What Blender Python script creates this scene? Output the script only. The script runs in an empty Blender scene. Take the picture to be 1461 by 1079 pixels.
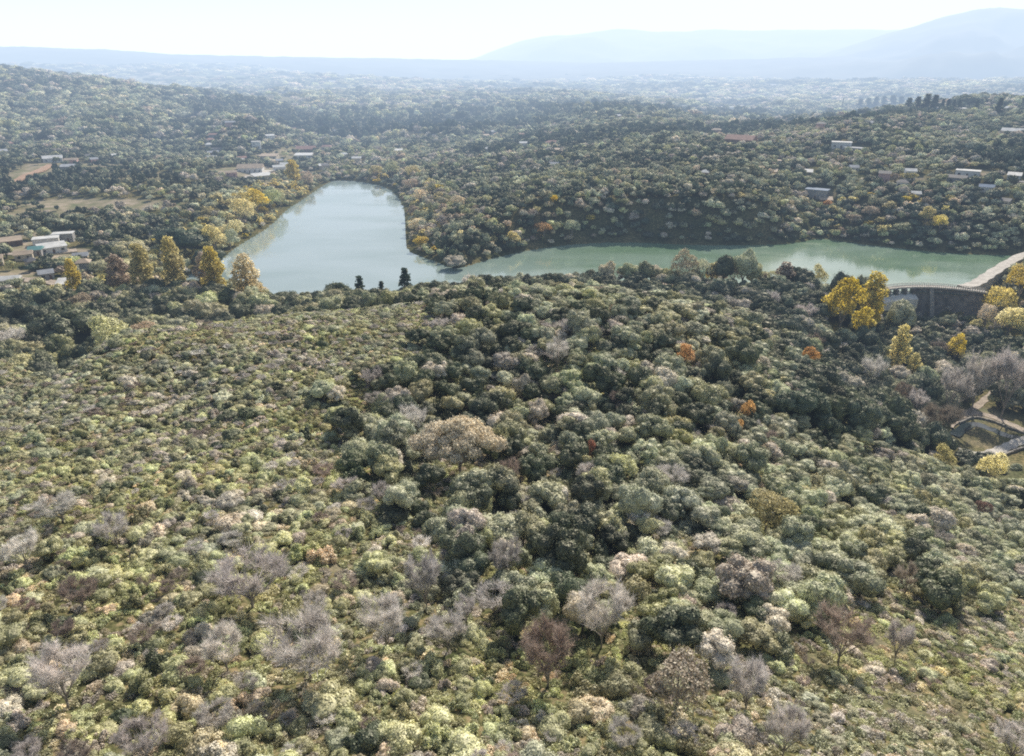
import bpy, math, random
import numpy as np
from mathutils import Vector, noise as mnoise

random.seed(7)
rng = np.random.default_rng(11)
scene = bpy.context.scene
col = scene.collection
R = math.radians

# ------------------------------------------------------------------ camera
IW, IH, F = 1461.0, 1079.0, 1012.0
CAMZ, PITCH = 100.0, R(24.3)
cam_d = bpy.data.cameras.new('camera')
cam = bpy.data.objects.new('camera', cam_d)
col.objects.link(cam)
cam.location = (0, 0, CAMZ)
cam.rotation_euler = (R(90) - PITCH, 0, 0)
cam_d.sensor_fit = 'HORIZONTAL'
cam_d.sensor_width = 36.0
cam_d.lens = 36.0 * F / IW
cam_d.clip_start = 1.0
cam_d.clip_end = 60000.0
scene.camera = cam
CP, SP = math.cos(PITCH), math.sin(PITCH)


def ray(px, py):
    x = (px - IW / 2) / F
    y = -(py - IH / 2) / F
    return np.array([x, CP + y * SP, -SP + y * CP])


def P(px, py, z):
    """world point on the plane of height z"""
    d = ray(px, py)
    t = (z - CAMZ) / d[2]
    return (d[0] * t, d[1] * t, z)


def D(px, dist, z):
    """world point at a ground distance along a bearing"""
    x = (px - IW / 2) / F
    n = math.hypot(x, 1.06)
    return (dist * x / n, dist * 1.06 / n, z)


def project(x, y, z):
    z = z - CAMZ
    dep = y * CP - z * SP
    up = y * SP + z * CP
    dep = np.maximum(dep, 1e-3)
    return IW / 2 + F * x / dep, IH / 2 - F * up / dep, dep


# ------------------------------------------------------------------ terrain
CTRL = [
    # near slope
    P(-100, 1200, 55), P(730, 1200, 55), P(1560, 1200, 54), P(0, 1079, 53), P(360, 1079, 53), P(730, 1079, 52), P(1100, 1079, 51), P(1461, 1079, 47),
    P(0, 850, 50), P(350, 850, 49), P(700, 850, 47), P(1000, 850, 45), P(1250, 850, 39), P(1461, 870, 33),
    P(0, 700, 48), P(300, 700, 47), P(600, 700, 44), P(850, 700, 41), P(1100, 700, 34), P(1300, 740, 22), P(1461, 760, 8),
    P(-100, 540, 43), P(0, 560, 44), P(250, 560, 44), P(500, 560, 42), P(750, 580, 38), P(900, 580, 38), P(1100, 580, 26), P(1200, 600, 17), P(1280, 640, 6),
    P(0, 516, 40), P(150, 502, 39), P(250, 481, 36), P(350, 461, 35), P(480, 446, 36), P(600, 434, 37), P(700, 427, 38), P(830, 421, 38),
    P(950, 433, 32), P(1050, 454, 22), P(600, 490, 41), P(830, 480, 41), P(1000, 510, 33), P(1100, 490, 16),
    # right valley below the dam
    P(1160, 500, 3), P(1220, 520, -6), P(1300, 540, -12), P(1300, 590, -9), P(1360, 610, -12), P(1410, 600, -14), P(1461, 590, -14), P(1540, 600, -14),
    P(1461, 650, -11), P(1540, 700, 0), P(1360, 650, -8), P(1461, 540, -14), P(1330, 470, -14), P(1400, 470, -13), P(1461, 450, -8), P(1560, 450, 0),
    P(1240, 470, -10), P(1275, 445, -13), P(1340, 440, -14), P(1372, 432, -11), P(1190, 450, 0), P(1140, 430, 6), P(1461, 400, 2), P(1560, 380, 6),
    # behind the crest
    D(-60, 190, 8), D(-60, 240, 3), D(0, 200, 7), D(0, 250, 3), D(100, 220, 6), D(150, 260, 3), D(250, 240, 7), D(250, 285, 3), D(350, 245, 10), D(350, 290, 3),
    D(480, 255, 12), D(480, 300, 2), D(600, 265, 10), D(600, 310, 2), D(720, 275, 11), D(720, 330, 3), D(850, 285, 10), D(850, 335, 3),
    D(950, 290, 4), D(1000, 320, 4), D(1080, 315, 4), D(1180, 318, 3), D(1120, 330, 3),
    # left valley, village, left hill
    P(0, 400, 5), P(100, 390, 4), P(200, 400, 3), P(260, 410, 2), P(0, 340, 7), P(100, 330, 7), P(220, 330, 6), P(0, 290, 10), P(150, 290, 9), P(280, 290, 8),
    P(0, 240, 17), P(120, 240, 15), P(260, 240, 12), P(370, 245, 5), P(0, 180, 32), P(150, 180, 30), P(300, 190, 20), P(420, 210, 8), P(450, 180, 12),
    D(0, 1150, 62), D(60, 1300, 70), D(140, 1380, 68), D(250, 1350, 50), D(0, 1550, 84), D(380, 1400, 30), D(-100, 1300, 88), D(150, 1900, 30), D(0, 2100, 34), D(230, 1700, 25), D(330, 900, 34), D(250, 800, 12),
    # far bank
    P(480, 240, 4), P(600, 200, 10), P(600, 240, 10), P(650, 300, 12), P(640, 350, 7), P(720, 310, 14), P(800, 300, 18), P(900, 300, 20), P(900, 250, 26), P(800, 230, 22),
    P(1000, 300, 22), P(1100, 305, 19), P(1170, 315, 5), P(1050, 250, 30), P(1200, 290, 14), P(1200, 240, 30), P(1300, 300, 16), P(1350, 325, 10), P(1461, 300, 18), P(1461, 240, 34),
    P(1300, 200, 42), P(1461, 190, 44), P(1150, 190, 38), P(1000, 200, 32), P(800, 190, 22), P(1300, 165, 46), P(1560, 240, 36), P(1560, 330, 10),
    # distance
    D(300, 2200, 25), D(500, 1200, 12), D(600, 1800, 10), D(800, 1500, 14), D(1000, 1600, 14), D(1200, 1500, 20), D(1461, 1500, 22), D(1300, 1350, 6), D(1150, 1250, 8), D(1461, 1350, 10), D(1400, 1050, 50), D(1000, 1150, 6), D(880, 900, 36), D(720, 1000, 8), D(700, 3000, 16), D(1100, 3000, 14),
    D(0, 3200, 70), D(300, 3600, 55), D(1461, 3000, 20), D(400, 6000, 25), D(900, 6000, 10), D(1461, 6000, 15), D(0, 6000, 40),
    D(0, 25000, 0), D(730, 25000, 0), D(1461, 25000, 0),
]
C = np.array(CTRL)


def warp(x, y):
    return np.stack([np.arctan2(x, y) * 2.2, np.log(np.hypot(x, y) + 1e-6)], -1)


CW = warp(C[:, 0], C[:, 1])


def tps(r2):
    return np.where(r2 > 1e-12, r2 * np.log(r2 + 1e-12) * .5, 0.0)


n = len(C)
K = tps(((CW[:, None] - CW[None]) ** 2).sum(-1)) + np.eye(n) * 2e-3
Pm = np.hstack([np.ones((n, 1)), CW])
A = np.block([[K, Pm], [Pm.T, np.zeros((3, 3))]])
WT = np.linalg.solve(A, np.concatenate([C[:, 2], np.zeros(3)]))

DA0 = np.array(P(1244, 412, 2.6)); DA1 = np.array(P(1384, 411, 2.6))
DL = np.linalg.norm((DA1 - DA0)[:2]); DUX = (DA1 - DA0)[:2] / DL; DUY = np.array([-DUX[1], DUX[0]]); SAG = 7.0


def dam_xy(s, t):
    bow = SAG * (1 - (2 * s / DL - 1) ** 2)
    return DA0[:2] + DUX * s + DUY * (t + bow - SAG * .5)


LAKE_PX = [(466, 262), (448, 274), (425, 290), (408, 300), (392, 318), (365, 337), (338, 352), (322, 366), (308, 380), (268, 392), (262, 402), (300, 408), (345, 418), (400, 436), (470, 440), (560, 434),
           (660, 424), (760, 415), (850, 405), (900, 404), (960, 403), (1020, 406), (1080, 408), (1130, 409), (1180, 410), (1250, 411), (1310, 412), (1372, 411), (1398, 396), (1424, 376), (1452, 364),
           (1415, 364), (1360, 362), (1300, 357), (1240, 350), (1200, 345), (1165, 340), (1135, 348), (1080, 350), (1000, 350), (950, 348), (900, 346), (830, 347), (760, 356), (705, 368),
           (668, 380), (645, 384), (628, 376), (600, 366), (582, 360), (577, 338), (580, 312), (572, 286), (560, 272), (540, 264), (510, 259), (480, 257)]
i_d = LAKE_PX.index((1250, 411))
LAKE = np.array([P(a, b, 0)[:2] for a, b in LAKE_PX[:i_d]] + [tuple(dam_xy(s, -.2)) for s in np.linspace(0, DL, 7)] + [P(a, b, 0)[:2] for a, b in LAKE_PX[i_d + 3:]])


def smooth_loop(pts, it=2):
    for _ in range(it):
        q = np.roll(pts, -1, 0)
        pts = np.stack([pts * .75 + q * .25, pts * .25 + q * .75], 1).reshape(-1, 2)
    return pts


LAKE = smooth_loop(LAKE, 2)


def lake_dist(x, y):
    """signed distance to the shore, negative on the water"""
    x = np.asarray(x, float); y = np.asarray(y, float)
    best = np.full(x.shape, 1e18)
    inside = np.zeros(x.shape, bool)
    m = len(LAKE)
    for i in range(m):
        ax, ay = LAKE[i]; bx, by = LAKE[(i + 1) % m]
        dx, dy = bx - ax, by - ay
        t = np.clip(((x - ax) * dx + (y - ay) * dy) / (dx * dx + dy * dy + 1e-9), 0, 1)
        best = np.minimum(best, (x - ax - t * dx) ** 2 + (y - ay - t * dy) ** 2)
        c = ((ay > y) != (by > y)) & (x < (bx - ax) * (y - ay) / (by - ay + 1e-12) + ax)
        inside ^= c
    d = np.sqrt(best)
    return np.where(inside, -d, d)


def vnoise(x, y, f, seed=0):
    """cheap smooth noise: sum of rotated sines"""
    out = np.zeros(np.shape(x))
    rs = np.random.default_rng(seed)
    for k in range(7):
        a = rs.uniform(0, 6.283); ff = f * rs.uniform(.6, 1.9); ph = rs.uniform(0, 6.283)
        out = out + np.sin((x * math.cos(a) + y * math.sin(a)) * ff + ph + 1.3 * np.sin((x * math.sin(a) - y * math.cos(a)) * ff * .7 + ph * 2))
    return out / 4.0


def sstep(a, b, v):
    t = np.clip((v - a) / (b - a), 0, 1)
    return t * t * (3 - 2 * t)


def base_h(x, y):
    x = np.asarray(x, float); y = np.asarray(y, float)
    sh = x.shape
    w = warp(x.ravel(), y.ravel())
    out = np.zeros(len(w))
    for s in range(0, len(w), 20000):
        q = w[s:s + 20000]
        k = tps(((q[:, None] - CW[None]) ** 2).sum(-1))
        out[s:s + 20000] = k @ WT[:n] + WT[n] + q @ WT[n + 1:]
    return out.reshape(sh)


def height(x, y):
    x = np.asarray(x, float); y = np.asarray(y, float)
    h = base_h(x, y)
    r = np.hypot(x, y)
    h = h + vnoise(x, y, .09, 1) * .7 * sstep(20, 90, r) + vnoise(x, y, .025, 2) * np.interp(r, [60, 200, 500, 1200, 4000, 9000], [.6, 1.0, 2.5, 5, 8, 4])
    h = h + vnoise(x, y, .0045, 3) * np.interp(r, [600, 1200, 1800, 4000, 9000], [0, 7, 11, 14, 6])
    near = (r > 220) & (r < 900)
    if np.any(near):
        d = np.full(x.shape, 1e3)
        d[near] = lake_dist(x[near], y[near])
        pos = np.maximum(h, 1.2) * sstep(-1, 26, d) + .25
        neg = h * sstep(-1, 5, d) - .3
        hh = np.where(h > 0, pos, neg)
        hh = np.where(d < 0, -.4 - 3 * sstep(0, 12, -d), hh)
        h = np.where(near & (d < 26), hh, h)
    return h


def hit(px, py):
    d = ray(px, py)
    t = np.geomspace(20, 9000, 700)
    X, Y, Z = d[0] * t, d[1] * t, CAMZ + d[2] * t
    g = height(X, Y)
    k = np.nonzero(g >= Z)[0]
    i = int(k[0]) if len(k) else 699
    if i > 0 and len(k):
        a, b = t[i - 1], t[i]
        for _ in range(7):
            m_ = (a + b) / 2
            if height(np.array([d[0] * m_]), np.array([d[1] * m_]))[0] >= CAMZ + d[2] * m_: b = m_
            else: a = m_
        tt = b
    else:
        tt = t[i]
    return d[0] * tt, d[1] * tt


def H1(x, y):
    return float(height(np.array([x]), np.array([y]))[0])


# ------------------------------------------------------------------ materials
def new_mat(name):
    m = bpy.data.materials.new(name); m.use_nodes = True
    nt = m.node_tree; nt.nodes.clear()
    return m, nt, nt.nodes.new('ShaderNodeOutputMaterial')


def N(nt, t, **kw):
    nd = nt.nodes.new(t)
    for k, v in kw.items():
        if k.startswith('i_'):
            nd.inputs[k[2:].replace('_', ' ')].default_value = v
        else:
            setattr(nd, k, v)
    return nd


def leaf_mat(name, c, trans=.35, gloss=.06, hue=.02, val=.35):
    m, nt, out = new_mat(name)
    oi = N(nt, 'ShaderNodeObjectInfo')
    at = N(nt, 'ShaderNodeAttribute', attribute_name='var')
    # position noise in the world gives zones of drier and lusher leaves
    geo = N(nt, 'ShaderNodeNewGeometry')
    nz = N(nt, 'ShaderNodeTexNoise'); nz.inputs['Scale'].default_value = .055; nz.inputs['Detail'].default_value = 2
    nt.links.new(geo.outputs['Position'], nz.inputs['Vector'])
    hsv = N(nt, 'ShaderNodeHueSaturation'); hsv.inputs['Color'].default_value = (*c, 1)
    mh = N(nt, 'ShaderNodeMapRange'); mh.inputs[3].default_value = .5 - hue; mh.inputs[4].default_value = .5 + hue
    nt.links.new(oi.outputs['Random'], mh.inputs[0]); nt.links.new(mh.outputs[0], hsv.inputs['Hue'])
    ms = N(nt, 'ShaderNodeMapRange'); ms.inputs[1].default_value = .3; ms.inputs[2].default_value = .7; ms.inputs[3].default_value = 1.2; ms.inputs[4].default_value = .75
    nt.links.new(nz.outputs[0], ms.inputs[0]); nt.links.new(ms.outputs[0], hsv.inputs['Saturation'])
    # value = per plant * per leaf
    mm = N(nt, 'ShaderNodeMath', operation='MULTIPLY'); mm.inputs[1].default_value = 7.31
    fr = N(nt, 'ShaderNodeMath', operation='FRACT')
    nt.links.new(oi.outputs['Random'], mm.inputs[0]); nt.links.new(mm.outputs[0], fr.inputs[0])
    mv = N(nt, 'ShaderNodeMapRange'); mv.inputs[3].default_value = 1 - val; mv.inputs[4].default_value = 1 + val
    nt.links.new(fr.outputs[0], mv.inputs[0])
    n2 = N(nt, 'ShaderNodeTexNoise'); n2.inputs['Scale'].default_value = 1.1; n2.inputs['Detail'].default_value = 1
    nt.links.new(geo.outputs['Position'], n2.inputs['Vector'])
    m2 = N(nt, 'ShaderNodeMapRange'); m2.inputs[1].default_value = .3; m2.inputs[2].default_value = .7; m2.inputs[3].default_value = .75; m2.inputs[4].default_value = 1.25
    nt.links.new(n2.outputs[0], m2.inputs[0])
    m3 = N(nt, 'ShaderNodeMath', operation='MULTIPLY'); nt.links.new(m2.outputs[0], m3.inputs[0])
    ml = N(nt, 'ShaderNodeMapRange'); ml.inputs[3].default_value = .65; ml.inputs[4].default_value = 1.35
    nt.links.new(at.outputs['Fac'], ml.inputs[0])
    mu = N(nt, 'ShaderNodeMath', operation='MULTIPLY')
    nt.links.new(mv.outputs[0], mu.inputs[0]); nt.links.new(ml.outputs[0], mu.inputs[1]); nt.links.new(mu.outputs[0], m3.inputs[1]); nt.links.new(m3.outputs[0], hsv.inputs['Value'])
    df = N(nt, 'ShaderNodeBsdfDiffuse'); tr = N(nt, 'ShaderNodeBsdfTranslucent'); gl = N(nt, 'ShaderNodeBsdfGlossy')
    gl.inputs['Roughness'].default_value = .55; gl.inputs['Color'].default_value = (.95, .92, .80, 1)
    nt.links.new(hsv.outputs[0], df.inputs[0]); nt.links.new(hsv.outputs[0], tr.inputs[0])
    a = N(nt, 'ShaderNodeMixShader'); a.inputs[0].default_value = trans
    b = N(nt, 'ShaderNodeMixShader'); b.inputs[0].default_value = gloss
    nt.links.new(df.outputs[0], a.inputs[1]); nt.links.new(tr.outputs[0], a.inputs[2])
    nt.links.new(a.outputs[0], b.inputs[1]); nt.links.new(gl.outputs[0], b.inputs[2])
    nt.links.new(b.outputs[0], out.inputs[0])
    return m


def plain_mat(name, c, rough=.8, var=.25, scale=1.5, c2=None):
    m, nt, out = new_mat(name)
    geo = N(nt, 'ShaderNodeNewGeometry')
    nz = N(nt, 'ShaderNodeTexNoise'); nz.inputs['Scale'].default_value = scale; nz.inputs['Detail'].default_value = 5
    nt.links.new(geo.outputs['Position'], nz.inputs['Vector'])
    rp = N(nt, 'ShaderNodeValToRGB')
    c2 = c2 or tuple(v * (1 - var) for v in c)
    rp.color_ramp.elements[0].position = .35; rp.color_ramp.elements[0].color = (*c2, 1)
    rp.color_ramp.elements[1].position = .65; rp.color_ramp.elements[1].color = (*[min(1, v * (1 + var * .5)) for v in c], 1)
    nt.links.new(nz.outputs[0], rp.inputs[0])
    b = N(nt, 'ShaderNodeBsdfPrincipled'); b.inputs['Roughness'].default_value = rough
    nt.links.new(rp.outputs[0], b.inputs['Base Color']); nt.links.new(b.outputs[0], out.inputs[0])
    return m


GAIN = 3.5
TONES = {  # name: colour of the leaves
    'olive green': (.165, .158, .088), 'yellow-green': (.205, .205, .115), 'grey-green': (.148, .152, .098), 'dark green': (.066, .080, .045),
    'grey-brown': (.22, .195, .16), 'tan': (.26, .222, .155), 'silvery green': (.215, .218, .150),
    'golden yellow': (.91, .655, .155), 'pale yellow': (.83, .72, .37), 'orange': (.72, .42, .16), 'apricot': (.87, .66, .36), 'rusty red': (.45, .22, .14), 'pinkish tan': (.52, .41, .30), 'dusty tan': (.78, .66, .50),
    'deep green': (.035, .058, .038), 'blue-green': (.080, .098, .068),
}
MAT = {k: leaf_mat('foliage ' + k, tuple(min(.93, q * (1.15 if max(v) > .32 else GAIN if max(v) > .11 else 2.0)) for q in v), trans=.72 if k in ('golden yellow', 'pale yellow', 'orange', 'apricot') else .20,
                   hue=.008 if k in ('golden yellow', 'orange', 'apricot', 'pinkish tan', 'rusty red', 'pale yellow') else .018, val=.15 if k in ('golden yellow', 'orange', 'apricot') else .35, gloss=.04 if k in ('golden yellow', 'orange', 'pale yellow') else .08) for k, v in TONES.items()}
TWIG = {'pale grey': leaf_mat('twigs pale grey', (.86, .81, .74), .25, .0, .01, .2), 'lilac grey': leaf_mat('twigs lilac grey', (.72, .665, .62), .25, .0, .01, .2),
        'brownish grey': leaf_mat('twigs brown', (.48, .40, .34), .25, .0, .02, .25)}
BARK = plain_mat('bark', (.16, .13, .10), .9, .4, 3)
BARKP = plain_mat('pale bark', (.36, .32, .28), .9, .3, 3)

# ------------------------------------------------------------------ plant meshes


def mesh_from(name, V, Fc, var=None, mats=None, mat_ids=None, smooth=False):
    me = bpy.data.meshes.new(name)
    me.from_pydata([tuple(v) for v in V], [], [tuple(f) for f in Fc])
    if var is not None:
        a = me.attributes.new('var', 'FLOAT', 'POINT')
        a.data.foreach_set('value', np.asarray(var, dtype=np.float32))
    for m in (mats or []):
        me.materials.append(m)
    if mat_ids is not None:
        me.polygons.foreach_set('material_index', np.asarray(mat_ids, dtype=np.int32))
    if smooth:
        me.polygons.foreach_set('use_smooth', np.ones(len(me.polygons), dtype=bool))
    me.update()
    return me


def ico(sub=1):
    import bmesh
    bm = bmesh.new(); bmesh.ops.create_icosphere(bm, subdivisions=sub, radius=1)
    V = np.array([v.co[:] for v in bm.verts]); Fc = [[v.index for v in f.verts] for f in bm.faces]
    bm.free()
    return V, Fc


ICO1, ICO2 = ico(1), ico(2)


class Buf:
    def __init__(s):
        s.V, s.F, s.var, s.n = [], [], [], 0

    def add(s, V, Fc, var):
        V = np.asarray(V)
        s.V.append(V); s.F.extend([[i + s.n for i in f] for f in Fc])
        s.var.append(np.broadcast_to(var, (len(V),)).astype(float)); s.n += len(V)

    def arr(s):
        return np.concatenate(s.V), s.F, np.concatenate(s.var)


def cards(buf, Pp, Nn, size, rs, aspect=.6, jit=.55):
    """one small bent leaf spray per point"""
    k = len(Pp)
    nn = Nn + rs.normal(0, jit, (k, 3)); nn /= np.linalg.norm(nn, axis=1)[:, None]
    t = np.cross(nn, rs.normal(0, 1, (k, 3))); t /= np.linalg.norm(t, axis=1)[:, None] + 1e-9
    b = np.cross(nn, t)
    s = (size * rs.uniform(.6, 1.35, k))[:, None]
    q = np.stack([Pp - t * s, Pp - b * s * aspect - nn * s * .15, Pp + t * s, Pp + b * s * aspect + nn * s * .12], 1).reshape(-1, 3)
    Fc = (np.arange(k)[:, None] * 4 + np.arange(4)[None]).tolist()
    buf.add(q, Fc, np.repeat(rs.uniform(0, 1, k), 4))


def tube(buf, a, b, ra, rb, sides=5, var=.5):
    a = np.array(a, float); b = np.array(b, float)
    d = b - a; L = np.linalg.norm(d) + 1e-9; d /= L
    t = np.cross(d, [.31, .22, .92]); t /= np.linalg.norm(t); u = np.cross(d, t)
    an = np.arange(sides) * 2 * math.pi / sides
    ring = np.cos(an)[:, None] * t + np.sin(an)[:, None] * u
    V = np.vstack([a + ring * ra, b + ring * rb])
    buf.add(V, [[i, (i + 1) % sides, sides + (i + 1) % sides, sides + i] for i in range(sides)], var)


def lobed(seed, lobes, ncards, size, core=.93, flat=.2, jit=.55, dome=True):
    """foliage made of many leaf sprays over the outside of several lobes; lobes = [(centre, radii)]"""
    rs = np.random.default_rng(seed)
    buf = Buf()
    ctr = np.array([l[0] for l in lobes]); rad = np.array([l[1] for l in lobes])
    area = (rad.prod(1) ** (2 / 3)); area /= area.sum()
    for i, (c, r) in enumerate(zip(ctr, rad)):
        k = int(ncards * area[i] * 1.35) + 6
        d = rs.normal(0, 1, (k, 3)); d /= np.linalg.norm(d, axis=1)[:, None]
        if dome:
            low = d[:, 2] < -.35
            d[low, 2] *= -1
        bump = 1 + .10 * np.sin(d[:, 0] * 9 + i) * np.sin(d[:, 1] * 8 + 2 * i) + .08 * np.sin(d[:, 2] * 13 + i)
        depth = np.where(rs.uniform(0, 1, k) < .17, 1 + np.abs(rs.normal(0, .15, k)), 1 - np.abs(rs.normal(0, .10, k)))
        p = c + d * r * (bump * depth)[:, None]
        keep = np.ones(k, bool)
        for j in range(len(lobes)):
            if j != i:
                q = (p - ctr[j]) / rad[j]
                keep &= (q * q).sum(1) > .72
        keep &= p[:, 2] > .02
        nd = d / r; nd /= np.linalg.norm(nd, axis=1)[:, None]
        cards(buf, p[keep], nd[keep], size, rs, jit=jit)
        if core:
            V, Fc = ICO2 if ncards > 1000 else ICO1
            VV = c + V * r * core * (1 + .10 * np.sin(V[:, :1] * 9 + i) * np.sin(V[:, 1:2] * 8 + 2 * i) + .08 * np.sin(V[:, 2:] * 13 + i) + rs.normal(0, .055, (len(V), 1)))
            VV[:, 2] = np.maximum(VV[:, 2], .01)
            buf.add(VV, Fc, rs.uniform(.2, .6, len(V)))
    return buf


def shrub_lobes(rs, k, spread=.62, hgt=.55):
    L = []
    for i in range(k):
        a = rs.uniform(0, 6.28); rr = spread * math.sqrt(rs.uniform(0, 1))
        s = rs.uniform(.22, .50)
        zz = hgt * (1 - .6 * (rr / spread) ** 2) * rs.uniform(.5, 1.45)
        L.append(((math.cos(a) * rr * 1.15, math.sin(a) * rr * .9, zz), (s, s * rs.uniform(.7, 1.2), s * rs.uniform(.6, 1.2))))
    return L


def tree_lobes(rs, k, cz=.95, rx=.62, rz=.42):
    L = []
    lean = rs.uniform(-.18, .18, 2)
    for i in range(k):
        a = i * 2.4 + rs.uniform(-.9, .9); t = (i + .5) / k
        el = 1 - 1.35 * t
        rr = math.sqrt(max(0, 1 - el * el)) * rx * rs.uniform(.55, 1.25)
        s = rs.uniform(.20, .46)
        L.append(((math.cos(a) * rr + lean[0] * el, math.sin(a) * rr + lean[1] * el, cz + el * rz * rs.uniform(.6, 1.35)), (s, s * rs.uniform(.8, 1.2), s * rs.uniform(.6, 1.05))))
    L.append(((0, 0, cz - .02), (.45, .42, .32)))
    return L


def stems(seed, z0, z1, k, r=.05, spread=.45):
    rs = np.random.default_rng(seed + 99)
    b = Buf()
    if k > 1:
        tube(b, (0, 0, -.25), (0, 0, z0), r * 1.3, r, 6)
    for i in range(k):
        a = i * 6.283 / k + rs.uniform(-.4, .4); q = spread * rs.uniform(.5, 1)
        m_ = (math.cos(a) * q * .45, math.sin(a) * q * .45, z0 + (z1 - z0) * .5)
        tube(b, (0, 0, z0 * .96 if k > 1 else -.25), m_, r * .8, r * .5, 5)
        tube(b, m_, (math.cos(a) * q, math.sin(a) * q, z1), r * .5, r * .2, 4)
    return b


def twiggy(seed, rx=.85, h=1.3, n1=9, tw=5200, w=.012, leafy=0, up=.8):
    """leafless crown: limbs, branches and fine twigs; returns (trunk buffer, crown buffer)"""
    rs = np.random.default_rng(seed)
    tr, cr = Buf(), Buf()
    tips = []
    tube(tr, (0, 0, -.25), (rs.normal(0, .03), rs.normal(0, .03), h * .22), .038, .028, 6, .3)
    for i in range(n1):
        a = i * 6.283 / n1 + rs.uniform(-.4, .4); q = rx * rs.uniform(.02, .78)
        p0 = np.array((0, 0, h * rs.uniform(.12, .24)))
        p1 = np.array((math.cos(a) * q * .5, math.sin(a) * q * .5, h * rs.uniform(.38, .5)))
        tube(tr, p0, p1, .020, .013, 5, .3)
        for j in range(4):
            a2 = a + rs.uniform(-.8, .8)
            p2 = p1 + np.array((math.cos(a2) * rx * rs.uniform(.15, .45), math.sin(a2) * rx * rs.uniform(.15, .45), h * rs.uniform(.12, .34)))
            tube(cr, p1, p2, .011, .006, 4, .4)
            for l in range(6):
                a3 = a2 + rs.uniform(-2.4, 2.4)
                p3 = p2 + np.array((math.cos(a3) * rx * rs.uniform(.05, .28), math.sin(a3) * rx * rs.uniform(.05, .28), h * rs.uniform(.03, .2)))
                tube(cr, p2, p3, .006, .003, 3, .5)
                tips.append((p2, p3))
    m_ = len(tips)
    idx = rs.integers(0, m_, tw)
    a = np.array([t[0] for t in tips])[idx]; b = np.array([t[1] for t in tips])[idx]
    s = rs.uniform(.1, 1, tw)[:, None]
    o = a + (b - a) * s
    d = (b - a) * .5 + rs.normal(0, .13, (tw, 3)); d[:, 2] = np.abs(d[:, 2]) * up + .01
    L = rs.uniform(.10, .26, tw)[:, None] * rx
    d = d / np.linalg.norm(d, axis=1)[:, None] * L
    sd = np.cross(d, rs.normal(0, 1, (tw, 3))); sd /= np.linalg.norm(sd, axis=1)[:, None]
    V = np.stack([o - sd * w * .5, o + sd * w * .5, o + d], 1).reshape(-1, 3)
    cr.add(V, (np.arange(tw)[:, None] * 3 + np.arange(3)[None]).tolist(), np.repeat(rs.uniform(0.1, 1, tw), 3))
    return tr, cr


def umbrella(seed):
    rs = np.random.default_rng(seed)
    L = []
    for i in range(26):
        a = i * 2.4; rr = .86 * math.sqrt((i + .4) / 26)
        s = rs.uniform(.12, .27)
        L.append(((math.cos(a) * rr + rs.normal(0, .06), math.sin(a) * rr * .9, .95 - .5 * rr * rr + rs.uniform(-.08, .06)), (s, s, s * .6)))
    return L


def poplar_lobes(rs, k=13, w=.34, h=2.6):
    L = []
    for i in range(k):
        t = (i + .5) / k
        rr = w * math.sin(math.pi * min(1, .12 + t * .88)) ** .7 * rs.uniform(.3, .8)
        a = i * 2.4 + rs.uniform(-.5, .5)
        s = rs.uniform(.15, .24) * (1.15 - .5 * t)
        L.append(((math.cos(a) * rr, math.sin(a) * rr, .55 + t * (h - .75)), (s, s, s * rs.uniform(1.1, 1.6))))
    return L


def conifer(seed):
    rs = np.random.default_rng(seed)
    buf = Buf()
    for z in np.linspace(.55, 2.3, 11):
        r = .62 * (1 - (z - .3) / 2.25) + .06
        k = 7
        for j in range(k):
            a = rs.uniform(0, 6.28); q = r * rs.uniform(.55, 1.1)
            pts = 34
            s = np.sqrt(rs.uniform(0, 1, pts)) * q
            p = np.stack([np.cos(a) * s, np.sin(a) * s, z + .10 * s - .25 * s * s + rs.normal(0, .03, pts)], 1)
            p[:, :2] += rs.normal(0, .05, (pts, 2))
            cards(buf, p, np.tile([0, 0, 1.], (pts, 1)), .075, rs, jit=.6)
    return buf


SHAPES = {}   # kind -> list of (crown mesh, trunk mesh, joined mesh)


def register(kind, crown, trunk, bark, cname, tname):
    cv, cf, cvar = crown.arr(); tv, tf, tvar = trunk.arr()
    cm = mesh_from(cname, cv, cf, cvar, [MAT['olive green']])
    tm = mesh_from(tname, tv, tf, tvar, [bark])
    jm = mesh_from(kind, np.vstack([cv, tv]), cf + [[i + len(cv) for i in f] for f in tf], np.concatenate([cvar, tvar]),
                   [MAT['olive green'], bark], [0] * len(cf) + [1] * len(tf))
    SHAPES.setdefault(kind, []).append((cm, tm, jm))


for s in range(7):      # rounded shrubs
    rs = np.random.default_rng(100 + s)
    L = shrub_lobes(rs, 8 + s, .60, .50 + .05 * (s % 3))
    register('shrub', lobed(s, L, 3200, .046, jit=.26), stems(s, .12, .5, 4, .035), BARK, 'foliage', 'stem')
for s in range(4):      # open, upright and ragged shrubs
    rs = np.random.default_rng(140 + s)
    L = shrub_lobes(rs, 9, .66, .42)
    L = [(c, (r[0] * .62, r[1] * .62, r[2] * 1.0)) for c, r in L]
    register('shrub', lobed(40 + s, L, 2800, .060, core=.8, jit=.5), stems(s, .1, .5, 5, .03), BARKP, 'foliage', 'stem')
for s in range(6):      # round crowned trees
    rs = np.random.default_rng(200 + s)
    register('evergreen_tree', lobed(60 + s, tree_lobes(rs, 12 + s), 3800, .042, jit=.26), stems(s, .35, .9, 5, .055), BARK, 'crown', 'trunk')
for s in range(5):      # bare trees
    register('bare_tree', twiggy(300 + s, rx=.9 + .05 * s, h=1.35)[1], twiggy(300 + s, rx=.9 + .05 * s, h=1.35)[0], BARKP, 'crown', 'trunk')
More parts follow.
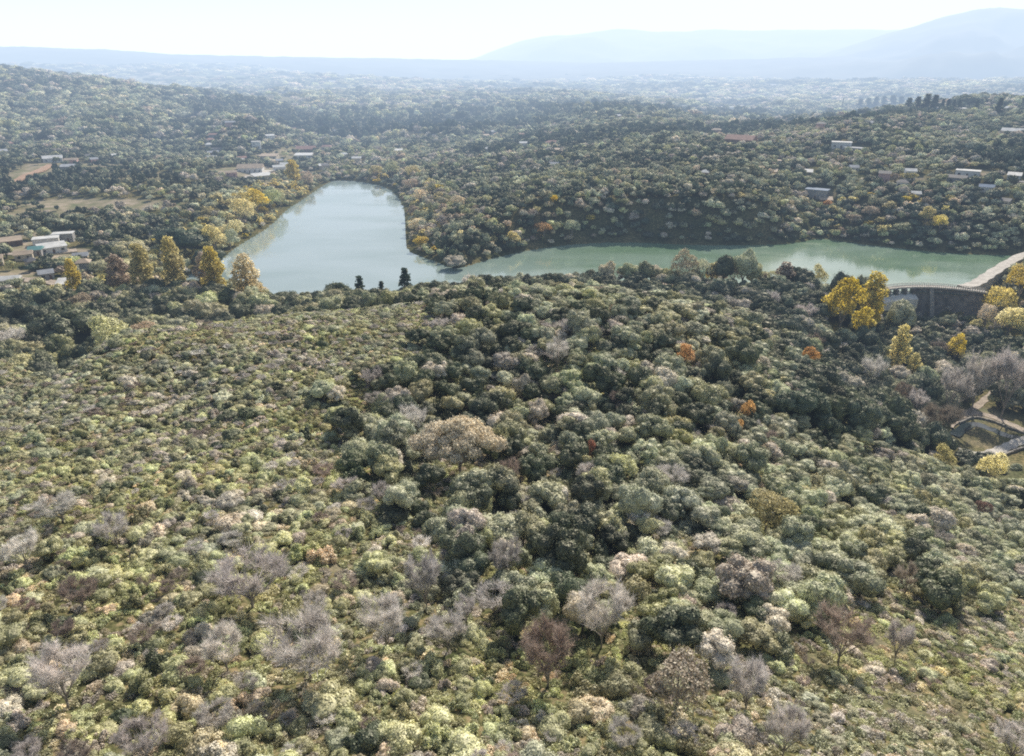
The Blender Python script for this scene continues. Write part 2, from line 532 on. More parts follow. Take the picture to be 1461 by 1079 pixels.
for s in range(4):      # poplars
    rs = np.random.default_rng(400 + s)
    tb = Buf(); tube(tb, (0, 0, -.3), (0, 0, 1.2), .045, .03, 6); tube(tb, (0, 0, 1.2), (.02, 0, 2.2), .03, .012, 5)
    for j in range(14):
        a = j * 2.4; z = .35 + j * .12
        tube(tb, (0, 0, z), (math.cos(a) * .24, math.sin(a) * .24, z + .38), .016, .005, 4)
    register('poplar_tree', lobed(80 + s, poplar_lobes(rs), 2600, .045, core=0, jit=.6, dome=False), tb, BARKP, 'crown', 'trunk')
for s in range(4):      # broad autumn trees
    rs = np.random.default_rng(500 + s)
    register('autumn_tree', lobed(90 + s, tree_lobes(rs, 15, 1.15, .6, .62), 3800, .048, core=0, jit=.5), stems(s, .4, 1.1, 6, .05), BARKP, 'crown', 'trunk')
for s in range(3):
    tb = Buf(); tube(tb, (0, 0, -.3), (0, 0, 2.3), .06, .015, 6)
    register('pine_tree', conifer(600 + s), tb, BARK, 'crown', 'trunk')
register('umbrella_tree', lobed(700, umbrella(5), 13000, .020, core=.8, jit=.4), twiggy(702, rx=1.15, h=1.15, n1=10, tw=10)[0], BARKP, 'crown', 'trunk')
for s in range(5):      # lighter meshes for trees far away
    rs = np.random.default_rng(800 + s)
    register('distant_tree', lobed(800 + s, tree_lobes(rs, 6, .8, .55, .35), 360, .11, jit=.3), stems(s, .3, .8, 3, .05), BARK, 'crown', 'trunk')
for s in range(3):
    rs = np.random.default_rng(850 + s)
    L = [((rs.uniform(-.7, .7), rs.uniform(-.7, .7), .12), (rs.uniform(.25, .45),) * 2 + (rs.uniform(.15, .3),)) for _ in range(6)]
    b = lobed(850 + s, L, 500, .085, core=0, jit=1.0); t = Buf(); tube(t, (0, 0, -.1), (0, 0, .1), .03, .02, 4)
    register('tussock', b, t, BARKP, 'tuft', 'stem')

def mat_of(kind, tone):
    return TWIG[tone] if tone in TWIG else MAT[tone]


# ------------------------------------------------------------------ things: helpers
REG = []     # every named thing, with the place it takes in the picture


def tag(o, label=None, cat=None, group=None, kind=None):
    if label: o['label'] = label
    if cat: o['category'] = cat
    if group: o['group'] = group
    if kind: o['kind'] = kind
    return o


def obj(name, me, parent=None):
    o = bpy.data.objects.new(name, me); col.objects.link(o)
    if parent is not None: o.parent = parent
    return o


def plant(kind, tone, x, y, z, s, sz=None, rot=None, shape=None, label=None, cat=None, group=None, tilt=0):
    v = SHAPES[kind]
    cm, tm, jm = v[(shape if shape is not None else random.randrange(len(v))) % len(v)]
    root = bpy.data.objects.new(kind, None); col.objects.link(root)
    root.location = (x, y, z); root.scale = (s, s, sz or s); root.rotation_euler = (tilt, 0, rot if rot is not None else random.uniform(0, 6.28))
    c = obj(cm.name.split('.')[0], cm, root)
    c.material_slots[0].link = 'OBJECT'; c.material_slots[0].material = mat_of(kind, tone)
    obj(tm.name.split('.')[0], tm, root)
    tag(root, label, cat, group)
    return root


# mesh extents per kind: half width and height of the unit mesh
EXT = {k: (max(np.abs(np.array([p.co[:] for p in v[0][0].vertices]))[:, :2].max() for v in [[q] for q in vs]) if False else
           float(np.mean([np.abs(np.array([p.co[:] for p in q[0].vertices]))[:, 0].max() for q in vs])),
           float(np.mean([np.array([p.co[:] for p in q[0].vertices])[:, 2].max() for q in vs]))) for k, vs in SHAPES.items()}

SPECIAL = []   # (x, y, radius) kept free of the general growth


def special(kind, tone, px, by, wpx, hpx, label, cat='tree', group=None, z=None, shape=None):
    """a tree standing at the ground point seen at (px, by), wpx wide and hpx tall in the picture"""
    if z is None:
        x, y = hit(px, by)
    else:
        x, y, _ = P(px, by, z)
    zz = H1(x, y)
    _, _, dep = project(x, y, zz)
    hw, hh = EXT[kind]
    s = wpx * dep / F / 2 / hw
    ang = math.atan2(CAMZ - zz, math.hypot(x, y))
    sz = max(.4 * s, hpx * dep / F / math.cos(ang) / hh * .92) * (1.35 if hpx < 42 and by > 500 else 1.0)
    r = plant(kind, tone, x, y, zz - .1, float(s), float(sz), label=label, cat=cat, group=group, shape=shape)
    SPECIAL.append((x, y, s * hw * (.8 if kind != 'umbrella_tree' else .9)))
    return r

# ------------------------------------------------------------------ ground
def px_of_ground(x, y, z):
    a, b, d = project(x, y, z)
    return a, b, d


rows = np.concatenate([np.geomspace(14, 230, 180, endpoint=False), np.arange(230, 760, 2.6), np.geomspace(760, 26000, 170)])
ths = np.radians(np.linspace(-60, 60, 560))
TH, RR = np.meshgrid(ths, rows)
GX, GY = RR * np.sin(TH), RR * np.cos(TH)
GZ = height(GX, GY)
nr, nc = GX.shape
# what the eye can reach, with a margin for a step aside
elev = (GZ - CAMZ) / RR
CUM = np.maximum.accumulate(elev, 0)


def visible(x, y, ztop, slack):
    r = np.hypot(x, y); th = np.arctan2(x, y)
    ci = np.clip(((th - ths[0]) / (ths[-1] - ths[0]) * (nc - 1)).astype(int), 0, nc - 1)
    ri = np.clip(np.searchsorted(rows, r) - 2, 0, nr - 1)
    return (ztop + slack - CAMZ) / r > CUM[ri, ci]


CLEAR = [  # open ground as seen in the picture: (px, py, half width, half height, dryness)
    (140, 292, 130, 9, 1.0), (60, 305, 60, 8, .8), (100, 240, 90, 9, .8), (45, 250, 40, 8, .9), (220, 252, 70, 7, .55), (30, 352, 60, 7, 1.2), (90, 362, 50, 8, 1.2), (20, 395, 40, 10, 1.1), (60, 335, 60, 5, .7),
    (235, 408, 45, 16, .35), (360, 245, 60, 7, 1.3), (390, 262, 40, 8, .8), (400, 225, 50, 8, .9), (445, 250, 16, 6, .8), (1395, 625, 42, 26, .25), (1448, 600, 30, 18, .25), (1400, 592, 30, 10, 1.0),
    (1040, 410, 60, 6, 1.3), (1150, 412, 70, 4, 1.3), (920, 402, 50, 3, 1.2), (1060, 205, 50, 4, .8), (1200, 214, 40, 5, .8), (1385, 250, 50, 7, .8), (1040, 157, 60, 5, .7), (250, 175, 60, 6, .5),
    (430, 215, 60, 5, .9), (480, 808, 50, 8, .6), (1230, 930, 90, 40, .25), (1300, 1010, 90, 40, .25), (280, 115, 120, 9, .6), (380, 140, 60, 7, .7), (60, 80, 120, 6, .3), (1165, 277, 40, 5, .6),
    (1290, 255, 60, 4, .6), (870, 430, 70, 10, .1), (1400, 668, 70, 16, .22), (1440, 690, 50, 14, .2), (1300, 445, 60, 14, .3),
]


def clear_at(px, py):
    v = np.zeros(np.shape(px))
    for (a, b, w, h, dry) in CLEAR:
        q = np.sqrt(((px - a) / w) ** 2 + ((py - b) / h) ** 2)
        v = np.maximum(v, sstep(1.25, .7, q) if False else (1 - sstep(.7, 1.25, q)) * dry)
    return v


gpx, gpy, gd = px_of_ground(GX, GY, GZ)
DRY = clear_at(gpx, gpy)
V = np.stack([GX, GY, GZ], -1).reshape(-1, 3)
ii = np.arange(nr * nc).reshape(nr, nc)
Fq = np.stack([ii[:-1, :-1], ii[:-1, 1:], ii[1:, 1:], ii[1:, :-1]], -1).reshape(-1, 4)[:, ::-1]
gme = mesh_from('ground', V, Fq.tolist(), smooth=True)
at = gme.attributes.new('dry', 'FLOAT', 'POINT'); at.data.foreach_set('value', DRY.ravel().astype(np.float32))

m, nt, out = new_mat('ground soil and grass')
geo = N(nt, 'ShaderNodeNewGeometry')


def noise_node(scale, detail=4, src=None):
    q = N(nt, 'ShaderNodeTexNoise'); q.inputs['Scale'].default_value = scale; q.inputs['Detail'].default_value = detail
    nt.links.new(src or geo.outputs['Position'], q.inputs['Vector'])
    return q


def ramp(fac, stops):
    r = N(nt, 'ShaderNodeValToRGB')
    e = r.color_ramp.elements
    while len(e) < len(stops): e.new(.5)
    for k, (p, c) in enumerate(stops):
        e[k].position = p; e[k].color = (*c, 1)
    nt.links.new(fac, r.inputs[0])
    return r


def mix(fac, a, b, mode='MIX'):
    q = N(nt, 'ShaderNodeMix', data_type='RGBA', blend_type=mode)
    if isinstance(fac, float): q.inputs[0].default_value = fac
    else: nt.links.new(fac, q.inputs[0])
    for s, v in ((6, a), (7, b)):
        if isinstance(v, tuple): q.inputs[s].default_value = (*v, 1)
        else: nt.links.new(v, q.inputs[s])
    return q.outputs[2]


fine = ramp(noise_node(1.3, 8).outputs[0], [(.36, (.05, .05, .03)), (.5, (.15, .155, .08)), (.62, (.30, .25, .16))])
mid = ramp(noise_node(.05, 5).outputs[0], [(.35, (.6, .7, .6)), (.65, (1.25, 1.15, 1.0))])
c1 = mix(1.0, fine.outputs[0], mid.outputs[0], 'MULTIPLY')
dryc = ramp(noise_node(.12, 6).outputs[0], [(.32, (.20, .22, .12)), (.5, (.34, .30, .20)), (.66, (.50, .42, .33))])
ad = N(nt, 'ShaderNodeAttribute', attribute_name='dry')
c2 = mix(ad.outputs['Fac'], c1, dryc.outputs[0])
# far plain: fields, roofs and woods too small to tell apart
sx = N(nt, 'ShaderNodeSeparateXYZ'); nt.links.new(geo.outputs['Position'], sx.inputs[0])
fy = N(nt, 'ShaderNodeMapRange'); fy.inputs[1].default_value = 800; fy.inputs[2].default_value = 2600; nt.links.new(sx.outputs['Y'], fy.inputs[0])
farc = ramp(noise_node(.011, 8).outputs[0], [(.32, (.08, .11, .07)), (.46, (.14, .16, .10)), (.56, (.26, .24, .17)), (.66, (.38, .34, .28))])
c3 = mix(fy.outputs[0], c2, farc.outputs[0])
bs = N(nt, 'ShaderNodeBsdfDiffuse'); nt.links.new(c3, bs.inputs[0])
bp = N(nt, 'ShaderNodeBump'); bp.inputs['Strength'].default_value = .6; bp.inputs['Distance'].default_value = .4
nt.links.new(noise_node(1.6, 5).outputs[0], bp.inputs['Height']); nt.links.new(bp.outputs[0], bs.inputs['Normal'])
nt.links.new(bs.outputs[0], out.inputs[0])
gme.materials.append(m)
tag(obj('ground', gme), kind='structure')

# ------------------------------------------------------------------ lake
nrm = np.roll(LAKE, -1, 0) - np.roll(LAKE, 1, 0)
nrm = np.stack([nrm[:, 1], -nrm[:, 0]], 1); nrm /= np.linalg.norm(nrm, axis=1)[:, None]
area = (LAKE[:, 0] * np.roll(LAKE[:, 1], -1) - np.roll(LAKE[:, 0], -1) * LAKE[:, 1]).sum()
if area < 0: nrm = -nrm
LK = LAKE + nrm * 1.2
import bmesh
bm = bmesh.new()
vs = [bm.verts.new((a, b, 0)) for a, b in LK]
es = [bm.edges.new((vs[i], vs[(i + 1) % len(vs)])) for i in range(len(vs))]
bmesh.ops.triangle_fill(bm, edges=es, use_beauty=True, normal=(0, 0, 1))
for f in bm.faces:
    if f.normal.z < 0: f.normal_flip()
lme = bpy.data.meshes.new('lake'); bm.to_mesh(lme); bm.free()
m, nt, out = new_mat('lake water')
geo = N(nt, 'ShaderNodeNewGeometry')
mp = N(nt, 'ShaderNodeMapping'); mp.inputs['Scale'].default_value = (1, 2.2, 1)
nt.links.new(geo.outputs['Position'], mp.inputs[0])
b = N(nt, 'ShaderNodeBsdfPrincipled')
pl_ = ramp(noise_node(.012, 3, mp.outputs[0]).outputs[0], [(.38, (.31, .40, .38)), (.60, (.40, .49, .49))])
pr_ = ramp(noise_node(.014, 4, mp.outputs[0]).outputs[0], [(.38, (.17, .28, .17)), (.62, (.28, .39, .30))])
sxx = N(nt, 'ShaderNodeSeparateXYZ'); nt.links.new(geo.outputs['Position'], sxx.inputs[0])
fx = N(nt, 'ShaderNodeMapRange'); fx.inputs[1].default_value = -60; fx.inputs[2].default_value = 60; nt.links.new(sxx.outputs['X'], fx.inputs[0])
wc = mix(fx.outputs[0], pl_.outputs[0], pr_.outputs[0])
nt.links.new(wc, b.inputs['Base Color'])
b.inputs['IOR'].default_value = 1.75
wind = ramp(noise_node(.018, 4, mp.outputs[0]).outputs[0], [(.45, (.02, .02, .02)), (.58, (.16, .16, .16))])
nt.links.new(wind.outputs[0], b.inputs['Roughness'])
bp = N(nt, 'ShaderNodeBump'); bp.inputs['Strength'].default_value = .10; bp.inputs['Distance'].default_value = .10
nt.links.new(noise_node(.9, 4, mp.outputs[0]).outputs[0], bp.inputs['Height']); nt.links.new(bp.outputs[0], b.inputs['Normal'])
nt.links.new(b.outputs[0], out.inputs[0])
lme.materials.append(m)
tag(obj('lake', lme), kind='structure')

# ------------------------------------------------------------------ ribbons: roads and paths
DIRT = plain_mat('pale dirt', (.50, .42, .34), .95, .3, .6)
CONC = plain_mat('concrete', (.62, .58, .52), .85, .25, .5)
LITC = plain_mat('pale concrete', (.80, .77, .70), .8, .2, .5)  # bright tone holds the light seen in the dam's spillway bays
CONCD = plain_mat('shaded concrete', (.24, .22, .20), .9, .45, .4)  # shade on the dam's wall and piers is put into this dark tone
STONE = plain_mat('stone', (.40, .37, .33), .95, .5, 1.2)


def catmull(pts, k=8):
    pts = [np.array(p, float) for p in pts]; out_ = []
    q = [pts[0]] + pts + [pts[-1]]
    for i in range(1, len(q) - 2):
        for j in range(k):
            t = j / k
            out_.append(.5 * (2 * q[i] + (q[i + 1] - q[i - 1]) * t + (2 * q[i - 1] - 5 * q[i] + 4 * q[i + 1] - q[i + 2]) * t * t + (3 * q[i] - 3 * q[i + 1] + q[i + 2] - q[i - 1]) * t ** 3))
    out_.append(pts[-1])
    return np.array(out_)


def ribbon(name, pts, w, mat, lift=.12, drop=.8, z=None):
    c = catmull(pts)
    d = np.gradient(c[:, :2], axis=0); d /= np.linalg.norm(d, axis=1)[:, None] + 1e-9
    nn = np.stack([-d[:, 1], d[:, 0]], 1)
    wv = w * (1 + .12 * np.sin(np.arange(len(c)) * 1.3))
    L = c[:, :2] + nn * wv[:, None] / 2; Rr = c[:, :2] - nn * wv[:, None] / 2
    zc = c[:, 2] if z == 'own' else np.maximum(np.maximum(height(L[:, 0], L[:, 1]), height(Rr[:, 0], Rr[:, 1])), height(c[:, 0], c[:, 1])) + lift
    Vv, Ff = [], []
    for i in range(len(c)):
        for (q, zz) in ((L[i], zc[i] - drop), (L[i], zc[i]), (Rr[i], zc[i]), (Rr[i], zc[i] - drop)):
            Vv.append((q[0], q[1], zz))
    for i in range(len(c) - 1):
        for j in range(3):
            a_ = i * 4 + j
            Ff.append((a_, a_ + 1, a_ + 5, a_ + 4))
    me = mesh_from(name, Vv, Ff, mats=[mat])
    return obj(name, me)


def G(px, py):
    x, y = hit(px, py); return (x, y, H1(x, y))


tag(ribbon('road', [P(862, 402, 2), P(930, 403, 2), P(1000, 409, 2), P(1060, 413, 2), P(1130, 414, 2.2), P(1200, 413, 2.4), P(1248, 413, 2.5)], 7, DIRT), kind='structure')
tag(ribbon('road', [P(1374, 409, 2.9), P(1392, 404, 2.9), P(1408, 394, 3.2), P(1430, 380, 3.6), P(1465, 362, 4), P(1530, 345, 5)], 5.5, CONC, z='own', drop=5), kind='structure')
tag(ribbon('path', [G(1520, 612), G(1462, 628), G(1440, 637), G(1420, 645), G(1398, 650), G(1370, 645)], 3.4, CONC), kind='structure')
tag(ribbon('path', [G(1462, 615), G(1438, 604), G(1412, 594), G(1385, 590), G(1366, 597), G(1352, 610)], 3.0, DIRT), kind='structure')
tag(ribbon('path', [G(1380, 590), G(1400, 575), G(1418, 560), G(1425, 545)], 2.6, DIRT), kind='structure')
tag(ribbon('track', [hit(20, 262) + (0,), hit(45, 249) + (0,), hit(75, 236) + (0,)], 7, plain_mat('orange dirt', (.50, .33, .22), .95, .2, .3), lift=.6), kind='structure')
tag(ribbon('road', [hit(330, 258) + (0,), hit(370, 250) + (0,), hit(405, 243) + (0,), hit(440, 248) + (0,)], 8, CONC, lift=.5), kind='structure')
tag(ribbon('road', [hit(-20, 360) + (0,), hit(40, 362) + (0,), hit(110, 358) + (0,)], 7, DIRT, lift=.3), kind='structure')
tag(ribbon('road', [hit(-20, 395) + (0,), hit(30, 399) + (0,), hit(85, 405) + (0,)], 6, DIRT, lift=.3), kind='structure')

# ------------------------------------------------------------------ mesh builder for buildings


class MB:
    def __init__(s): s.V, s.F = [], []

    def box(s, x0, x1, y0, y1, z0, z1, tf=None):
        n_ = len(s.V)
        for p in [(x0, y0, z0), (x1, y0, z0), (x1, y1, z0), (x0, y1, z0), (x0, y0, z1), (x1, y0, z1), (x1, y1, z1), (x0, y1, z1)]:
            s.V.append(tf(p) if tf else p)
        for f in [(3, 2, 1, 0), (4, 5, 6, 7), (0, 1, 5, 4), (1, 2, 6, 5), (2, 3, 7, 6), (3, 0, 4, 7)]:
            s.F.append(tuple(i + n_ for i in f))

    def poly(s, pts, faces):
        n_ = len(s.V); s.V += list(pts); s.F += [tuple(i + n_ for i in f) for f in faces]

    def build(s, name, mat, parent=None):
        return obj(name, mesh_from(name, s.V, s.F, mats=[mat]), parent)


# ------------------------------------------------------------------ dam
dam = bpy.data.objects.new('dam', None); col.objects.link(dam)
a0, a1, L, ux, uy = DA0, DA1, DL, DUX, DUY


def dtf(p):
    s, t, z = p                       # along the dam, out towards the lake, up
    q = dam_xy(s, t)
    return (q[0], q[1], z)


dam.location = (0, 0, 0)
b = MB(); K_ = 22
ss = np.linspace(-4, L + 4, K_ + 1)
for i in range(K_):
    s0, s1 = ss[i], ss[i + 1]
    top = -2.2 if .08 < (s0 + s1) / 2 / L < .46 else 1.85
    pts = [dtf(q) for q in [(s0, -7, -22), (s1, -7, -22), (s1, 1, -22), (s0, 1, -22), (s0, -.2, top), (s1, -.2, top), (s1, 1, top), (s0, 1, top)]]
    b.poly(pts, [(4, 5, 6, 7), (0, 1, 5, 4), (2, 3, 7, 6), (1, 2, 6, 5), (3, 0, 4, 7)])
b.build('wall', CONCD, dam)
b = MB()
for i in range(K_):
    b.box(ss[i], ss[i + 1], -1.2, 2.2, 1.9, 2.6, dtf)
b.build('deck', CONC, dam)
for t_ in (-1.15, 1.95):
    b = MB()
    for i in range(K_):
        b.box(ss[i] + .1, ss[i + 1] - .1, t_, t_ + .18, 3.45, 3.65, dtf)
        for k in range(3):
            s_ = ss[i] + (k + .5) * (ss[1] - ss[0]) / 3
            b.box(s_ - .09, s_ + .09, t_ + .02, t_ + .16, 2.6, 3.45, dtf)
    b.build('railing', CONC, dam)
for f in (.08, .175, .27, .365, .46):
    b = MB(); b.box(f * L - .7, f * L + .7, -2.2, .9, -5.5, 1.88, dtf); b.build('pier', CONCD, dam)
for f in (.127, .222, .317, .412):
    b = MB(); b.poly([dtf(q) for q in [(f * L - 2.9, .6, .3), (f * L + 2.9, .6, .3), (f * L + 2.9, -5.5, -2.0), (f * L - 2.9, -5.5, -2.0), (f * L - 2.9, -5.5, -6), (f * L + 2.9, -5.5, -6)]], [(0, 1, 2, 3), (3, 2, 5, 4)]); b.build('spillway', LITC, dam)  # slabs paled and tilted to stand for light coming through the bays
b = MB(); b.poly([dtf(q) for q in [(.62 * L, -1, 1.8), (.66 * L, -1, 1.8), (.66 * L, -10, -18), (.62 * L, -10, -18), (.62 * L, 0, -18), (.66 * L, 0, -18)]],
                 [(0, 1, 2, 3), (0, 3, 4), (1, 5, 2)]); b.build('buttress', STONE, dam)
tag(dam, 'curved concrete dam with a railed walkway and open spillway bays', 'dam')

# stone walls beside the valley paths


def stone_wall(pts, label, h=1.1, w=.6):
    c = catmull(pts, 5); b = MB()
    for i in range(len(c) - 1):
        p, q = c[i], c[i + 1]
        d = (q - p)[:2]; d /= np.linalg.norm(d) + 1e-9; nn = np.array([-d[1], d[0]]) * w / 2
        hh = h * (1 + .12 * math.sin(i * 2.1))
        z0, z1 = H1(*p[:2]), H1(*q[:2])
        P4 = [(p[0] - nn[0], p[1] - nn[1]), (q[0] - nn[0], q[1] - nn[1]), (q[0] + nn[0], q[1] + nn[1]), (p[0] + nn[0], p[1] + nn[1])]
        zs = [z0, z1, z1, z0]
        b.poly([(a_, c_, zz - .6) for (a_, c_), zz in zip(P4, zs)] + [(a_, c_, zz + hh) for (a_, c_), zz in zip(P4, zs)],
               [(4, 5, 6, 7), (0, 1, 5, 4), (1, 2, 6, 5), (2, 3, 7, 6), (3, 0, 4, 7)])
    o = b.build('stone_wall', STONE)
    tag(o, label, 'wall')


stone_wall([G(1470, 622), G(1440, 612), G(1415, 602), G(1388, 597), G(1368, 605)], 'low stone wall along the river path in the right valley', .7)
stone_wall([G(1475, 636), G(1445, 646), G(1420, 654), G(1392, 657)], 'low stone wall edging the pale concrete path in the right valley', .9)
# the stream between them
m, nt, out = new_mat('stream water')
bb = N(nt, 'ShaderNodeBsdfPrincipled'); bb.inputs['Base Color'].default_value = (.03, .045, .05, 1); bb.inputs['Roughness'].default_value = .15
nt.links.new(bb.outputs[0], out.inputs[0])
tag(ribbon('stream', [G(1475, 630), G(1440, 623), G(1415, 613), G(1385, 606), G(1360, 622)], 3.4, m, lift=.06, drop=.2), kind='structure')

# ------------------------------------------------------------------ houses
WALLS = {'white': plain_mat('white render', (.80, .78, .74), .8, .12, .5), 'cream': plain_mat('cream render', (.66, .58, .46), .8, .15, .5), 'grey': plain_mat('grey render', (.42, .41, .40), .8, .2, .5),
         'brick': plain_mat('red brick', (.34, .22, .18), .9, .3, .8), 'pink': plain_mat('pink render', (.62, .40, .36), .8, .15, .5), 'brown': plain_mat('brown timber', (.20, .14, .10), .8, .3, .8)}
ROOFS = {'white': plain_mat('white sheet roof', (.72, .72, .70), .85, .2, .4), 'grey': plain_mat('grey sheet roof', (.38, .40, .43), .85, .2, .4), 'red': plain_mat('red tile roof', (.36, .21, .17), .8, .3, .6),
         'dark': plain_mat('dark roof', (.12, .12, .13), .7, .3, .6), 'tan': plain_mat('tan roof', (.50, .40, .30), .8, .2, .5), 'teal': plain_mat('teal sheet roof', (.16, .36, .36), .85, .2, .4),
         'blue': plain_mat('blue grey roof', (.25, .32, .42), .85, .2, .4)}
m, nt, out = new_mat('window glass')
bb = N(nt, 'ShaderNodeBsdfPrincipled'); bb.inputs['Base Color'].default_value = (.03, .04, .05, 1); bb.inputs['Roughness'].default_value = .1
nt.links.new(bb.outputs[0], out.inputs[0]); GLASS = m
DOORM = plain_mat('door timber', (.15, .08, .05), .6, .3, 3)
HOUSES = []


def house(px, by, wpx, wall, roof, kind, label, h=3.2, depth=None, rot=None, cat='house', name='house', xy=None):
    x, y = xy if xy else hit(px, by)
    z = H1(x, y)
    _, _, dep = project(x, y, z)
    W = float(max(5, wpx * dep / F)); Dp = depth or min(max(6, W * .6), 14)
    root = bpy.data.objects.new(name, None); col.objects.link(root)
    root.location = (x, y + Dp / 2, z); root.rotation_euler = (0, 0, rot if rot is not None else -math.atan2(x, y) + random.uniform(-.35, .35))
    b = MB(); b.box(-W / 2, W / 2, -Dp / 2, Dp / 2, -3, h); b.build('wall', WALLS[wall], root)
    b = MB(); o_ = .45
    if kind == 'flat':
        b.box(-W / 2 - .3, W / 2 + .3, -Dp / 2 - .3, Dp / 2 + .3, h + .01, h + .35)
    elif kind == 'gable':
        rh = Dp * .24
        p = [(-W / 2 - o_, -Dp / 2 - o_, h), (W / 2 + o_, -Dp / 2 - o_, h), (W / 2 + o_, Dp / 2 + o_, h), (-W / 2 - o_, Dp / 2 + o_, h), (-W / 2 - o_, 0, h + rh), (W / 2 + o_, 0, h + rh)]
        b.poly(p, [(0, 1, 5, 4), (2, 3, 4, 5), (1, 2, 5), (3, 0, 4), (3, 2, 1, 0)])
    elif kind == 'hip':
        rh = Dp * .26; q = W / 2 - Dp * .35
        q = max(q, .3)
        p = [(-W / 2 - o_, -Dp / 2 - o_, h), (W / 2 + o_, -Dp / 2 - o_, h), (W / 2 + o_, Dp / 2 + o_, h), (-W / 2 - o_, Dp / 2 + o_, h), (-q, 0, h + rh), (q, 0, h + rh)]
        b.poly(p, [(0, 1, 5, 4), (2, 3, 4, 5), (1, 2, 5), (3, 0, 4), (3, 2, 1, 0)])
    else:  # shed
        p = [(-W / 2 - o_, -Dp / 2 - o_, h), (W / 2 + o_, -Dp / 2 - o_, h), (W / 2 + o_, Dp / 2 + o_, h + 1.3), (-W / 2 - o_, Dp / 2 + o_, h + 1.3)]
        p += [(a_, b_, c_ - .2) for a_, b_, c_ in p]
        b.poly(p, [(0, 1, 2, 3), (7, 6, 5, 4), (4, 5, 1, 0), (5, 6, 2, 1), (6, 7, 3, 2), (7, 4, 0, 3)])
    b.build('roof', ROOFS[roof], root)
    nw = int(min(5, max(2, W / 4)))
    di = nw // 2
    for i in range(nw):
        xx = -W / 2 + (i + .5) * W / nw
        if i == di:
            b = MB(); b.box(xx - .5, xx + .5, -Dp / 2 - .06, -Dp / 2 + .02, 0, 2.1); b.build('door', DOORM, root)
        else:
            for fl in range(int(h // 3)):
                b = MB(); b.box(xx - .7, xx + .7, -Dp / 2 - .05, -Dp / 2 + .02, 1 + fl * 3, 2.2 + fl * 3); b.build('window', GLASS, root)
    tag(root, label, cat)
    HOUSES.append((float(x), float(y + Dp / 2), max(W, Dp) * .62))
    return root


